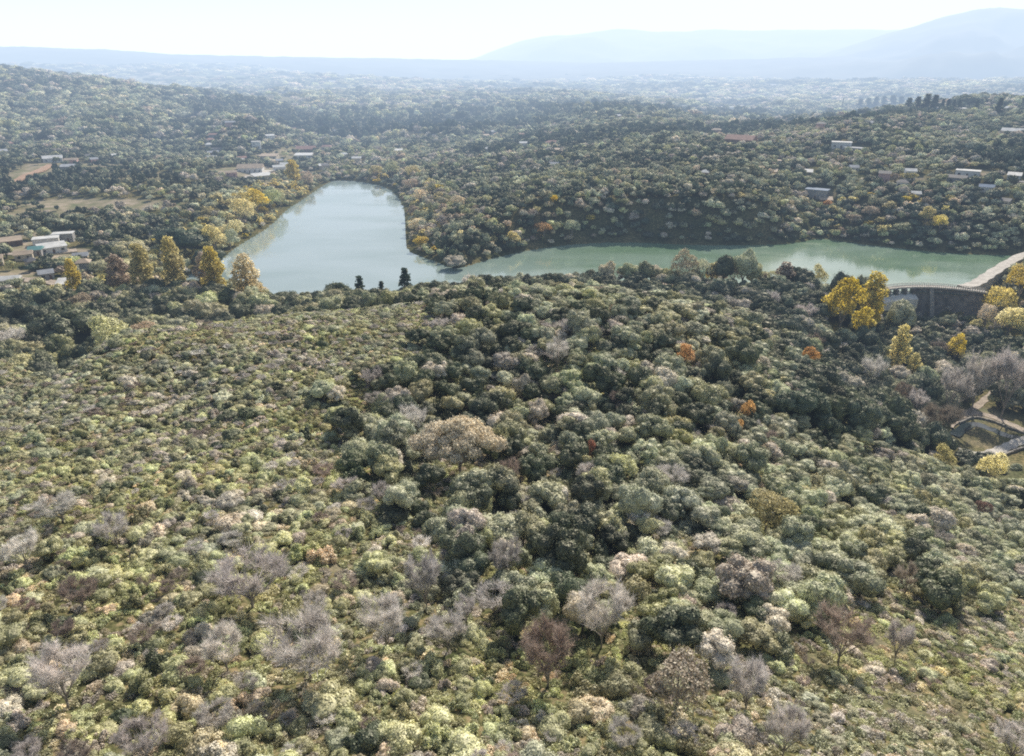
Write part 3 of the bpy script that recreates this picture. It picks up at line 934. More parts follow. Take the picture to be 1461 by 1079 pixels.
HL = [
    (62, 352, 32, 'white', 'white', 'flat', 'long white flat roofed building behind the teal roof in the left valley', 4),
    (88, 346, 26, 'grey', 'white', 'flat', 'white roofed block at the right end of the left valley buildings', 4.5),
    (70, 362, 34, 'white', 'white', 'shed', 'wide white sheet roofed shed in the left valley', 3.2),
    (48, 365, 16, 'grey', 'teal', 'gable', 'small teal roofed building beside the wide white shed', 3),
    (12, 352, 26, 'brown', 'tan', 'shed', 'tan roofed shed at the left edge of the valley', 3),
    (30, 372, 22, 'cream', 'tan', 'gable', 'cream house with a tan gable roof below the white sheds', 3),
    (12, 410, 22, 'grey', 'white', 'gable', 'white roofed house at the left edge below the dirt road', 3.2),
    (62, 400, 18, 'grey', 'grey', 'gable', 'grey roofed house left of the small yellow poplar', 3),
    (90, 414, 20, 'white', 'white', 'shed', 'low white roofed shed just left of the small yellow poplar', 2.8),
    (72, 232, 24, 'white', 'white', 'gable', 'white house on the left hillside above the orange track', 3.4),
    (100, 234, 16, 'pink', 'tan', 'gable', 'pinkish house beside the white house above the orange track', 3.2),
    (95, 243, 20, 'grey', 'grey', 'shed', 'grey shed below the white hillside house', 2.8),
    (40, 182, 18, 'white', 'white', 'flat', 'white house high on the left hill', 4),
    (52, 180, 8, 'cream', 'white', 'gable', 'small cream house beside the white house high on the left hill', 3.5),
    (62, 226, 12, 'cream', 'dark', 'gable', 'cream cottage with a dark roof on the left hillside', 3),
    (355, 247, 34, 'white', 'tan', 'gable', 'wide cream roofed building near the far left shore of the lake', 4),
    (398, 245, 18, 'white', 'white', 'gable', 'white gabled boathouse beside the golden lakeside tree', 4),
    (372, 256, 26, 'cream', 'white', 'shed', 'low white roofed building in front of the lakeside car park', 3),
    (328, 252, 16, 'pink', 'tan', 'gable', 'pinkish house left of the wide lakeside building', 3.2),
    (365, 212, 12, 'white', 'white', 'flat', 'tall white house in the village above the lake', 6.5),
    (384, 200, 12, 'white', 'white', 'gable', 'white gabled house at the top of the village', 4.5),
    (382, 228, 24, 'cream', 'tan', 'shed', 'cream roofed house in the middle of the village', 3.5),
    (419, 190, 12, 'pink', 'red', 'hip', 'small pink house with a red roof above the village', 4.5),
    (435, 218, 26, 'brick', 'red', 'gable', 'long brick house with a red tile roof in the village', 3.6),
    (432, 226, 24, 'white', 'white', 'shed', 'low white roofed house below the long brick house', 3),
    (441, 203, 18, 'white', 'grey', 'gable', 'grey roofed white house behind the long brick house', 3.5),
    (478, 192, 16, 'white', 'grey', 'gable', 'white house with a grey roof at the right end of the village', 3.5),
    (456, 192, 12, 'cream', 'blue', 'hip', 'cream house with a blue grey roof in the village', 3.5),
    (465, 214, 14, 'cream', 'red', 'hip', 'cream house with a red hip roof right of the long brick house', 3.4),
    (747, 212, 11, 'white', 'white', 'gable', 'small bright white house alone in the woods beyond the lake', 5),
    (788, 210, 18, 'pink', 'red', 'hip', 'pinkish house in the woods right of the bright white house', 4),
    (790, 241, 14, 'grey', 'grey', 'gable', 'grey roofed cabin hidden in the wood above the peninsula', 3.4),
    (1203, 212, 26, 'white', 'white', 'flat', 'white flat roofed villa on the wooded hill beyond the lake', 4.2),
    (1222, 218, 26, 'grey', 'grey', 'flat', 'low grey house beside the white villa on the hill', 3),
    (1060, 206, 40, 'brick', 'red', 'gable', 'long red roofed house on the hill left of the white villa', 3.4),
    (1168, 284, 30, 'grey', 'blue', 'flat', 'wide modern grey house above the inlet of the lake', 5.5),
    (1180, 292, 16, 'brown', 'tan', 'shed', 'small tan roofed building below the modern grey house', 3),
    (1385, 253, 30, 'white', 'white', 'flat', 'white flat roofed house on the right bank hill', 3.6),
    (1368, 262, 24, 'grey', 'dark', 'gable', 'dark roofed house in front of the white flat roofed house', 3.4),
    (1410, 275, 18, 'white', 'blue', 'gable', 'small blue roofed house on the right bank', 3.2),
    (1450, 258, 16, 'white', 'white', 'shed', 'white roofed shed at the right edge above the bank', 3.2),
    (1448, 195, 26, 'white', 'white', 'gable', 'white roofed house at the right edge high on the hill', 4),
    (1360, 162, 40, 'white', 'white', 'flat', 'long white building behind the dark row of cypresses', 4.5),
    (1043, 158, 26, 'white', 'white', 'flat', 'white warehouse in the hazy plain', 6),
    (1010, 150, 18, 'cream', 'tan', 'gable', 'cream building in the hazy plain left of the white warehouse', 5),
    (615, 188, 9, 'white', 'grey', 'gable', 'small white house in the woods above the far end of the lake', 4.5),
    (670, 176, 10, 'white', 'white', 'gable', 'white house between the woods and the hazy plain', 4.5),
    (45, 118, 10, 'white', 'white', 'gable', 'white house near the crest of the left hill', 4.5),
    (800, 128, 16, 'white', 'white', 'flat', 'pale building far out in the hazy plain', 8),
]
for h_ in HL:
    house(*h_)
random.seed(31)
for (cx, cy, w2, h2, n_, wp, place) in [(400, 215, 110, 34, 30, 13, 'in the village above the lake'), (60, 380, 75, 32, 12, 15, 'among the trees of the left valley'), (90, 205, 90, 34, 8, 11, 'on the left hill'),
                                     (1360, 270, 110, 26, 13, 13, 'on the wooded right bank'), (1150, 215, 160, 40, 12, 11, 'on the wooded hill beyond the lake'), (680, 200, 120, 22, 7, 9, 'in the woods above the peninsula')]:
    for i in range(n_):
        px = cx + random.uniform(-w2, w2); py = cy + random.uniform(-h2, h2)
        w_ = random.choice(['white', 'white', 'cream', 'grey', 'pink']); r_ = random.choice(['white', 'white', 'grey', 'tan', 'red', 'dark'])
        x, y = hit(px, py)
        if lake_dist(np.array([x]), np.array([y + 6]))[0] < 16 or any((x - a_) ** 2 + (y - b_) ** 2 < (r__ + 9) ** 2 for a_, b_, r__ in HOUSES): continue
        o = house(px, py, random.uniform(.6, 1.2) * wp, w_, r_, random.choice(['gable', 'flat', 'hip', 'shed', 'gable']), 'x', random.choice([3, 3.2, 5.8]))
        o['label'] = f'small {w_} house with a {r_} roof {place}'
        o['group'] = 'small houses ' + place
# roofs of the far town: one small house each
town = ['white', 'cream', 'pink', 'grey']
sides = ['left', 'middle', 'right']
for i in range(130):
    px = random.uniform(420, 1440); py = random.choice([random.uniform(104, 130), random.uniform(128, 175)])
    w_ = random.choice(town); r_ = random.choice(['white', 'white', 'tan', 'red', 'grey'])
    third = sides[0] if px < 760 else sides[1] if px < 1100 else sides[2]
    x, y = hit(px, py)
    if y > 5200: continue
    o = house(px, py, random.uniform(5, 11), w_, r_, random.choice(['gable', 'flat', 'hip']), 'x', 4.5)
    o['label'] = f'tiny {w_} house with a {r_} roof in the {third} of the hazy far town'
    o['group'] = 'houses of the far town'

# jetty or pale wall in the right bank wood, low pier at the far end of the lake
b = MB(); p = hit(1040, 245); z = H1(*p)
tfw = lambda q: (p[0] + q[0] * .93 - q[1] * .36, p[1] + q[0] * .5 + q[1], z + q[2])
b.box(-9, 9, -.8, .8, -2, 2.6, tfw); tag(b.build('garden_wall', WALLS['white']), 'thin pale wall slanting through the wood beyond the lake', 'wall')
pier = bpy.data.objects.new('pier', None); col.objects.link(pier)
a_ = P(445, 249, 0)
pier.location = (a_[0] + 12, a_[1] - 4, 0)
b = MB(); b.box(-20, 34, -1.4, 1.4, 1.0, 1.3); b.build('deck', CONC, pier)
for k in range(7):
    b = MB(); b.box(-18 + k * 8, -17.4 + k * 8, -.6, .6, -2, .98); b.build('post', CONCD, pier)
tag(pier, 'low pale pier across the far end of the lake', 'pier')
# mast
x, y = hit(1198, 172); z = H1(x, y)
mast = bpy.data.objects.new('radio_mast', None); col.objects.link(mast); mast.location = (x, y, z)
b = MB()
for i in range(14):
    w0 = .9 - i * .05; w1 = .9 - (i + 1) * .05; z0 = i * 2.2; z1 = z0 + 2.2
    for sx_, sy_ in ((-1, -1), (1, -1), (1, 1), (-1, 1)):
        b.box(sx_ * w0 - .1, sx_ * w0 + .1, sy_ * w0 - .1, sy_ * w0 + .1, z0, z1)
    b.box(-w0, w0, -w0 - .05, -w0 + .05, z1 - .1, z1); b.box(-w0, w0, w0 - .05, w0 + .05, z1 - .12, z1 - .02)
b.build('lattice', ROOFS['grey'], mast)
b = MB(); b.box(-.06, .06, -.06, .06, 30.8, 35); b.build('antenna', ROOFS['grey'], mast)
tag(mast, 'thin grey lattice radio mast rising from the wooded hill beyond the lake', 'mast')

# ------------------------------------------------------------------ mountains and far ridges
def ridge(name, prof, dist, depth, base, mat, rough=.06):
    """a range with its crest along the bearings of prof = [(px, py)] at ground distance dist"""
    pxs = np.array([q[0] for q in prof], float); pys = np.array([q[1] for q in prof], float)
    nx, ny = 260, 44
    u = np.linspace(pxs[0], pxs[-1], nx); crest_py = np.interp(u, pxs, pys)
    Vv = []
    for j in range(ny):
        t = j / (ny - 1) * 2 - 1
        for i in range(nx):
            dd = ray(u[i], crest_py[i]); hor = math.hypot(dd[0], dd[1])
            zc = CAMZ + dd[2] / hor * dist
            r = dist + t * depth
            x = dd[0] / hor * r; y = dd[1] / hor * r
            f = (1 - abs(t)) ** .8
            if f > 0:
                f2 = mnoise.fractal(Vector((x * .0016, y * .0016, 3.1)), 1, 2, 5)
                z = base + (zc - base) * min(1.0, f * (1 + rough * 4 * f2 * (1 - f) * 2)) + rough * 40 * f2 * f * .5 * (1 - f)
            else: z = base
            z += (mnoise.fractal(Vector((x * .003, y * .003, 7)), 1, 2, 4) * 9 * (1 - f)) * (f ** .5) + (mnoise.noise(Vector((x * .012, y * .012, 0))) * 4 + mnoise.noise(Vector((x * .05, y * .05, 0))) * 1.6) * (f ** .5)
            Vv.append((x, y, z))
    id_ = np.arange(nx * ny).reshape(ny, nx)
    Fc = np.stack([id_[:-1, :-1], id_[:-1, 1:], id_[1:, 1:], id_[1:, :-1]], -1).reshape(-1, 4).tolist()
    o = obj(name, mesh_from(name, Vv, Fc, mats=[mat], smooth=True))
    tag(o, kind='structure')


HM = plain_mat('hazy wooded slopes', (.07, .09, .09), .95, .3, .012, (.045, .06, .06))
ridge('mountain', [(640, 92), (680, 82), (705, 72), (740, 59), (775, 51), (820, 48), (850, 44), (882, 40), (905, 41), (940, 45), (985, 44), (1020, 41), (1060, 43), (1130, 42), (1200, 42), (1290, 42), (1400, 45), (1700, 60)], 5600, 1500, -10, HM, .12)
ridge('mountain', [(1150, 84), (1220, 62), (1270, 46), (1300, 38), (1335, 27), (1370, 18), (1400, 12), (1425, 9), (1445, 11), (1475, 13), (1540, 22), (1700, 50)], 4300, 1500, -10, HM, .2)
ridge('hills', [(-300, 58), (-60, 63), (60, 67), (150, 70), (230, 76), (330, 79), (420, 81), (560, 83), (680, 85), (900, 90)], 3900, 900, 0, HM, .1)
ridge('hills', [(650, 100), (760, 93), (900, 88), (1050, 84), (1200, 80), (1300, 84), (1461, 88), (1700, 84)], 3700, 900, 0, HM, .1)

# ------------------------------------------------------------------ trees that stand out
LM = []     # (px, py, short name)


def S(kind, tone, px, by, w, h, label, short=None, **kw):
    o = special(kind, tone, px, by, w, h, label, **kw)
    LM.append((px, by - h / 2, short or label))
    return o


BARECAT = 'tree'
# near slope
S('umbrella_tree', 'dusty tan', 658, 676, 150, 84, 'broad flat domed tree with a pinkish tan crown in the middle of the slope', 'tan domed tree')
S('shrub', 'yellow-green', 712, 650, 44, 40, 'yellow-green shrub against the right side of the tan domed tree', cat='shrub', short='yellow-green shrub by the tan dome')
S('shrub', 'yellow-green', 648, 742, 66, 52, 'bright yellow-green shrub below the tan domed tree', 'bright yellow-green shrub', cat='shrub')
S('shrub', 'yellow-green', 690, 735, 34, 36, 'small yellow-green shrub right of the bright yellow-green shrub', cat='shrub', short='small yellow-green shrub')
S('evergreen_tree', 'dark green', 798, 832, 92, 84, 'big round dark green tree below the middle of the slope', 'big dark round tree', shape=2)
S('evergreen_tree', 'dark green', 960, 930, 100, 66, 'low round dark green tree right of the pale bare tree', 'low dark round tree', shape=1)
S('bare_tree', 'pale grey', 858, 925, 92, 96, 'tall pale bare tree left of the low dark round tree', 'tall pale bare tree')
S('bare_tree', 'lilac grey', 100, 1010, 120, 100, 'wide lilac grey bare tree near the bottom left corner', 'wide bare tree at bottom left')
S('bare_tree', 'lilac grey', 360, 868, 130, 84, 'wide lilac grey bare tree on the left part of the slope', 'wide lilac bare tree')
S('bare_tree', 'lilac grey', 445, 970, 140, 92, 'spreading lilac grey bare tree with a dark base near the bottom', 'spreading lilac bare tree')
S('bare_tree', 'pale grey', 590, 632, 52, 62, 'pale bare tree touching the left edge of the tan domed tree', 'bare tree by the tan dome')
S('bare_tree', 'lilac grey', 608, 870, 76, 84, 'upright lilac grey bare tree left of the big dark round tree', 'upright lilac bare tree')
S('bare_tree', 'pale grey', 552, 925, 86, 78, 'pale bare tree right of the spreading lilac bare tree', 'pale bare tree')
S('bare_tree', 'pale grey', 640, 930, 70, 56, 'low pale bare tree between two paler bare trees near the bottom', 'low pale bare tree')
S('bare_tree', 'pale grey', 40, 812, 66, 58, 'pale bare tree at the left edge of the slope', 'bare tree at the left edge')
S('bare_tree', 'lilac grey', 168, 782, 62, 56, 'lilac bare tree high on the left part of the slope', 'small lilac bare tree')
S('bare_tree', 'pale grey', 90, 745, 80, 44, 'low pale bare tree above the lilac one on the left', 'low bare tree on the left')
S('bare_tree', 'brownish grey', 780, 980, 116, 90, 'brownish bare tree with a dark heart below the big dark round tree', 'brown bare tree')
S('autumn_tree', 'pinkish tan', 965, 1010, 100, 78, 'pinkish tan tree below the low dark round tree', 'pinkish tan tree')
S('bare_tree', 'lilac grey', 1062, 1015, 84, 76, 'lilac bare tree right of the pinkish tan tree', 'lilac bare tree')
S('bare_tree', 'brownish grey', 1195, 945, 90, 78, 'purplish brown bare tree in the lower right', 'purplish bare tree')
S('bare_tree', 'lilac grey', 1275, 945, 52, 66, 'slim leaning bare tree right of the purplish bare tree', 'slim leaning bare tree')
S('bare_tree', 'pale grey', 795, 530, 44, 54, 'small pale bare tree high in the middle wood', 'small pale bare tree')
S('bare_tree', 'lilac grey', 665, 895, 42, 48, 'narrow lilac bare tree between two larger ones', 'narrow bare tree')
S('bare_tree', 'lilac grey', 720, 830, 60, 60, 'lilac bare tree against the left side of the big dark round tree', 'bare tree by the big dark tree')
S('bare_tree', 'brownish grey', 120, 870, 60, 40, 'low brown bare tree above the wide bare tree at bottom left', 'low brown bare tree')
S('bare_tree', 'pale grey', 325, 960, 70, 70, 'pale bare tree left of the spreading lilac bare tree', 'pale bare tree at left')
S('bare_tree', 'lilac grey', 210, 1085, 90, 60, 'lilac bare tree cut by the bottom edge on the left', 'bare tree on the bottom edge')
S('bare_tree', 'lilac grey', 1115, 1085, 70, 80, 'lilac bare tree cut by the bottom edge on the right', 'bare tree on the bottom right edge')
S('bare_tree', 'brownish grey', 1290, 850, 50, 50, 'small brown bare tree on the right part of the slope', 'small brown bare tree')
S('bare_tree', 'lilac grey', 1440, 1085, 70, 60, 'lilac bare tree in the bottom right corner', 'corner bare tree')
S('autumn_tree', 'orange', 976, 528, 30, 34, 'small bright orange tree in the middle wood', 'small orange tree')
S('autumn_tree', 'rusty red', 845, 664, 26, 28, 'small rusty red bush right of the tan domed tree', 'rusty red bush')
S('autumn_tree', 'orange', 1064, 606, 24, 28, 'small orange bush in the right middle of the wood', 'small orange bush')
S('autumn_tree', 'orange', 1050, 626, 22, 22, 'smaller orange bush just below the small orange bush', 'smaller orange bush')
S('autumn_tree', 'rusty red', 1396, 742, 24, 26, 'rusty bush among dark trees near the right edge', 'rusty bush at right')
S('autumn_tree', 'orange', 1150, 532, 34, 30, 'dull orange tree on the shaded right flank of the hill', 'dull orange tree')
S('autumn_tree', 'pale yellow', 1092, 757, 76, 64, 'round yellow-green tree in the right middle of the slope', 'round yellow-green tree')
S('autumn_tree', 'yellow-green', 885, 692, 54, 52, 'pale green feathery tree right of the rusty red bush', 'feathery pale green tree')
S('autumn_tree', 'pale yellow', 1408, 694, 44, 40, 'pale yellow tree near the right edge below the concrete path', 'pale yellow tree by the path')
S('autumn_tree', 'pale yellow', 1340, 678, 36, 34, 'yellowish tree left of the clearing in the right valley', 'yellowish tree by the clearing')
S('autumn_tree', 'pinkish tan', 1285, 590, 32, 40, 'pinkish tan tree on the shaded valley side', 'pinkish valley tree')
# left skyline
S('pine_tree', 'deep green', 515, 438, 28, 48, 'leftmost of the three dark pines on the skyline against the lake', 'left skyline pine', shape=0)
S('pine_tree', 'deep green', 546, 436, 20, 38, 'smallest of the three dark pines on the skyline against the lake', 'small skyline pine')
S('pine_tree', 'deep green', 580, 434, 32, 56, 'tallest of the three dark pines on the skyline against the lake', 'tall skyline pine')
S('evergreen_tree', 'silvery green', 626, 426, 24, 26, 'silvery round tree on the skyline right of the three pines', 'silvery skyline tree')
S('bare_tree', 'pale grey', 16, 508, 54, 46, 'round pale grey tree at the left edge of the shaded valley', 'round grey tree at the left edge')
S('bare_tree', 'pale grey', 72, 500, 30, 32, 'small round pale grey tree in front of the shaded valley trees', 'small round grey tree')
S('autumn_tree', 'pinkish tan', 211, 476, 54, 46, 'round orange tan tree below the yellow poplars on the left', 'round orange tan tree', z=8)
S('autumn_tree', 'pinkish tan', 287, 462, 26, 30, 'small orange tan tree right of the round orange tan tree', 'small orange tan tree', z=8)
S('autumn_tree', 'yellow-green', 160, 490, 70, 62, 'large yellow-green and dark tree left of the round orange tan tree', 'large yellow-green valley tree', z=7)
S('evergreen_tree', 'dark green', 100, 485, 90, 64, 'large dark tree in the shaded left valley', 'large dark valley tree', z=6)
S('evergreen_tree', 'dark green', 60, 470, 60, 50, 'dark tree at the left of the shaded valley', 'dark valley tree', z=6)
S('autumn_tree', 'pinkish tan', 118, 442, 46, 34, 'tan autumn tree behind the large dark valley tree', 'tan valley tree', z=5)
# poplars by the inlet
for (px, by, w, h, tone, lab, sh) in [
    (111, 424, 22, 44, 'golden yellow', 'small golden poplar at the left end of the poplar row', 'small golden poplar'),
    (172, 416, 30, 44, 'pinkish tan', 'pinkish poplar between the small golden poplar and the taller ones', 'pinkish poplar'),
    (210, 420, 36, 62, 'pale yellow', 'pale yellow poplar left of the grassy clearing', 'pale yellow poplar'),
    (254, 420, 34, 68, 'pale yellow', 'tall pale yellow poplar in front of the grassy clearing', 'tall pale yellow poplar'),
    (296, 415, 26, 50, 'pinkish tan', 'pinkish half bare poplar beside the golden inlet poplar', 'half bare poplar'),
    (310, 422, 34, 60, 'golden yellow', 'golden poplar standing at the small inlet', 'golden inlet poplar'),
    (356, 430, 38, 60, 'apricot', 'pale orange poplar standing alone against the lake water', 'orange lakeside poplar')]:
    S('poplar_tree', tone, px, by, w * 1.2, h * 1.3, lab, sh, z=3)
for (px, by, w, h, tone, kind, lab) in [
    (420, 262, 26, 36, 'golden yellow', 'poplar_tree', 'golden tree on the point at the far left of the lake'),
    (440, 268, 24, 24, 'pinkish tan', 'autumn_tree', 'pinkish tree right of the golden tree on the point'),
    (455, 262, 14, 16, 'tan', 'autumn_tree', 'small tan tree at the tip of the lakeside point'),
    (368, 308, 42, 42, 'golden yellow', 'autumn_tree', 'golden topped tree on the left bank of the lake'),
    (352, 322, 42, 45, 'pale yellow', 'autumn_tree', 'pale yellow tree below the golden topped tree on the left bank'),
    (387, 302, 35, 37, 'yellow-green', 'autumn_tree', 'yellow-green tree right of the golden topped tree'),
    (401, 298, 20, 32, 'yellow-green', 'autumn_tree', 'slim yellow-green tree at the water on the left bank'),
    (336, 345, 32, 37, 'pale yellow', 'autumn_tree', 'pale yellow-green tree low on the left bank'),
    (308, 362, 40, 45, 'pale yellow', 'autumn_tree', 'pale yellow-green tree where the left bank meets the inlet'),
    (330, 358, 25, 37, 'silvery green', 'autumn_tree', 'silvery tree at the water near the inlet'),
    (265, 362, 80, 42, 'deep green', 'evergreen_tree', 'large dark tree group crown left of the inlet'),
    (300, 385, 50, 34, 'deep green', 'evergreen_tree', 'dark round tree overhanging the small inlet'),
    (190, 372, 56, 32, 'olive green', 'evergreen_tree', 'wide olive tree right of the white sheds'),
    (165, 395, 60, 30, 'olive green', 'evergreen_tree', 'wide olive tree below the white sheds')]:
    S(kind, tone, px, by, w, h, lab)
# peninsula
for (px, by, w, h, tone, kind, lab) in [
    (560, 256, 34, 28, 'yellow-green', 'autumn_tree', 'yellow-green tree at the far end of the peninsula'),
    (536, 254, 24, 22, 'pale yellow', 'autumn_tree', 'pale yellow tree left of the far peninsula trees'),
    (588, 256, 22, 24, 'pale yellow', 'autumn_tree', 'pale yellow tree behind the peninsula shore'),
    (585, 275, 26, 24, 'pinkish tan', 'autumn_tree', 'pinkish tree high on the peninsula shore'),
    (600, 292, 28, 26, 'tan', 'autumn_tree', 'tan tree on the middle of the peninsula shore'),
    (616, 280, 20, 22, 'silvery green', 'autumn_tree', 'silvery green tree behind the tan peninsula tree'),
    (590, 312, 22, 20, 'pinkish tan', 'autumn_tree', 'pinkish tree low on the peninsula shore'),
    (615, 315, 12, 28, 'yellow-green', 'poplar_tree', 'slim yellow-green tree on the peninsula'),
    (596, 330, 30, 22, 'tan', 'autumn_tree', 'broad tan tree low on the peninsula'),
    (600, 354, 26, 20, 'golden yellow', 'autumn_tree', 'yellow tree near the tip of the peninsula'),
    (648, 384, 40, 22, 'grey-brown', 'evergreen_tree', 'grey brown tree at the very tip of the peninsula'),
    (655, 298, 26, 22, 'tan', 'autumn_tree', 'tan tree inland on the peninsula'),
    (732, 352, 26, 24, 'pale yellow', 'autumn_tree', 'yellowish tree on the near side of the peninsula'),
    (776, 336, 32, 22, 'orange', 'autumn_tree', 'dull orange tree above the north shore'),
    (816, 338, 26, 30, 'silvery green', 'autumn_tree', 'pale feathery tree above the north shore'),
    (790, 292, 12, 16, 'golden yellow', 'autumn_tree', 'small yellow tree in the wood above the north shore'),
    (888, 294, 22, 14, 'yellow-green', 'autumn_tree', 'yellow-green bush in the wood above the north shore'),
    (838, 288, 8, 16, 'yellow-green', 'poplar_tree', 'slim yellow tree in the wood above the north shore'),
    (1340, 332, 26, 30, 'golden yellow', 'autumn_tree', 'golden tree on the right bank'),
    (1320, 322, 26, 30, 'pale yellow', 'autumn_tree', 'pale yellow tree beside the golden tree on the right bank'),
    (1285, 334, 28, 20, 'yellow-green', 'autumn_tree', 'yellow-green tree low on the right bank'),
    (1180, 296, 16, 12, 'orange', 'autumn_tree', 'orange bush below the modern grey house'),
    (1240, 312, 30, 22, 'pinkish tan', 'autumn_tree', 'pinkish tree on the right bank'),
    (1215, 322, 24, 20, 'tan', 'autumn_tree', 'tan tree low on the right bank'),
    (1296, 258, 28, 14, 'pale yellow', 'autumn_tree', 'pale yellow tree on the hill above the right bank'),
    (1056, 284, 14, 10, 'pale yellow', 'autumn_tree', 'small yellow bush on the bare knoll')]:
    S(kind, tone, px, by, w, h, lab)
# lakeside strip near the dam
for (px, by, w, h, tone, kind, lab) in [
    (880, 406, 34, 24, 'grey-brown', 'bare_tree', 'low grey bush at the left end of the lakeside strip'),
    (908, 406, 34, 32, 'silvery green', 'autumn_tree', 'silvery tree at the left of the lakeside strip'),
    (932, 404, 26, 28, 'grey-brown', 'autumn_tree', 'grey-brown tree in the lakeside strip'),
    (975, 408, 40, 46, 'tan', 'autumn_tree', 'yellowish tan tree in the lakeside strip'),
    (1000, 408, 32, 40, 'silvery green', 'autumn_tree', 'pale tree right of the yellowish tan lakeside tree'),
    (1030, 410, 30, 50, 'dark green', 'evergreen_tree', 'dark tree in the middle of the lakeside strip'),
    (1058, 410, 40, 54, 'grey-green', 'evergreen_tree', 'tall grey-green tree right of the dark lakeside tree'),
    (1083, 410, 20, 26, 'grey-brown', 'bare_tree', 'small bare tree at the end of the lakeside row'),
    (1117, 416, 32, 40, 'pinkish tan', 'poplar_tree', 'pinkish half bare tree on the lakeside strip'),
    (1153, 412, 26, 26, 'yellow-green', 'autumn_tree', 'green tree between the pinkish tree and the golden trees')]:
    if tone == 'grey-brown' and kind == 'bare_tree': tone = 'brownish grey'
    S(kind, tone, px, by, w * 1.15, h * 1.08, lab, z=2.5)
# the fuller belt along the lakeside road
random.seed(5)
for px, lab in [(866, 'low rounded tree at the far left of the lakeside belt'), (894, 'small tree second from the left of the lakeside belt'), (921, 'rounded tree just left of the pale lakeside pair'),
                (948, 'bushy tree left of the yellowish tan lakeside tree'), (988, 'small tree tucked between the yellowish tan tree and its pale neighbour'), (1014, 'bushy tree left of the dark lakeside tree'),
                (1044, 'small tree between the dark and the tall grey-green lakeside trees'), (1071, 'tree right of the tall grey-green lakeside tree'), (1098, 'low tree left of the pinkish half bare tree'),
                (1133, 'low bushy tree right of the pinkish half bare tree'), (1166, 'bushy tree just left of the dark tree by the dam')]:
    S(random.choice(['evergreen_tree', 'autumn_tree', 'evergreen_tree']), random.choice(['grey-green', 'olive green', 'tan', 'yellow-green', 'dark green', 'grey-brown', 'pale yellow']),
      px, 409, random.uniform(24, 36), random.uniform(26, 44), lab, z=2.5)
# by the dam
S('evergreen_tree', 'blue-green', 1196, 436, 44, 62, 'spreading dark tree behind the golden trees by the dam', z=1)
S('evergreen_tree', 'grey-green', 1226, 432, 36, 72, 'tall open grey-green tree behind the golden trees by the dam', z=1)
S('autumn_tree', 'golden yellow', 1194, 488, 62, 86, 'broad golden tree on the left of the group below the dam', 'broad golden tree', z=-6)
S('poplar_tree', 'golden yellow', 1236, 472, 46, 92, 'tallest golden tree of the group below the dam', 'tallest golden tree', z=-8)
S('autumn_tree', 'golden yellow', 1222, 500, 40, 62, 'lowest golden tree of the group below the dam', 'lowest golden tree', z=-9)
S('evergreen_tree', 'grey-green', 1280, 480, 50, 60, 'round grey-green tree in front of the spillway bays', z=-12)
S('poplar_tree', 'pale yellow', 1276, 528, 34, 72, 'pale yellow slender tree below the round grey-green tree', 'pale yellow valley tree', z=-11)
S('poplar_tree', 'pale yellow', 1300, 540, 26, 46, 'smaller pale yellow tree in the shaded valley', 'small pale yellow valley tree', z=-11)
S('autumn_tree', 'golden yellow', 1362, 510, 30, 44, 'small golden tree in the right valley', 'small golden valley tree', z=-12)
S('evergreen_tree', 'grey-green', 1352, 466, 26, 30, 'pale green tree at the foot of the dam', z=-11)
S('autumn_tree', 'pale yellow', 1392, 468, 22, 26, 'pale yellow bush right of the dam foot', z=-10)
S('autumn_tree', 'golden yellow', 1424, 440, 46, 62, 'golden tree below the road right of the dam', z=-4)
S('autumn_tree', 'golden yellow', 1455, 418, 44, 66, 'golden tree at the right edge beside the road', z=0)
S('autumn_tree', 'pale yellow', 1440, 468, 60, 50, 'pale yellow tree at the right edge below the road', z=-7)
S('autumn_tree', 'tan', 1408, 455, 26, 50, 'tan tree on the slope right of the dam', z=-6)
S('bare_tree', 'lilac grey', 1350, 600, 56, 96, 'tall lilac bare tree left of the river path', 'tall bare valley tree', z=-12)
S('bare_tree', 'pale grey', 1386, 582, 56, 100, 'tall pale bare tree above the river path', 'pale bare valley tree', z=-13)
S('bare_tree', 'lilac grey', 1430, 590, 66, 120, 'tallest lilac bare tree in the right valley', 'tallest bare valley tree', z=-13)
S('bare_tree', 'lilac grey', 1462, 570, 44, 90, 'tall bare tree cut by the right edge in the valley', 'edge bare valley tree', z=-13)
S('bare_tree', 'brownish grey', 1330, 632, 60, 66, 'brown bare tree left of the valley clearing', 'brown bare valley tree', z=-9)
S('bare_tree', 'pale grey', 1240, 560, 40, 60, 'pale thin tree on the shaded valley side', 'pale thin valley tree')
S('bare_tree', 'lilac grey', 1300, 600, 44, 54, 'lilac bare tree on the shaded valley side', 'lilac valley tree')
for i, (px, by, w, h) in enumerate([(1225, 162, 12, 16), (1236, 162, 12, 17), (1247, 161, 12, 18), (1258, 161, 12, 18), (1270, 162, 14, 20), (1282, 162, 13, 19), (1294, 163, 12, 18), (1306, 164, 12, 20), (1318, 165, 16, 24), (1330, 164, 14, 22),
                                    (1342, 162, 8, 16), (1350, 162, 8, 16), (1358, 162, 8, 15), (1366, 162, 8, 15), (1422, 168, 12, 22), (1392, 160, 8, 14)]):
    special('pine_tree', 'deep green', px, by, w * 1.7, h * 1.35, 'tall dark cypress like tree in the row on the hilltop beyond the lake', group='dark hilltop row', cat='tree')

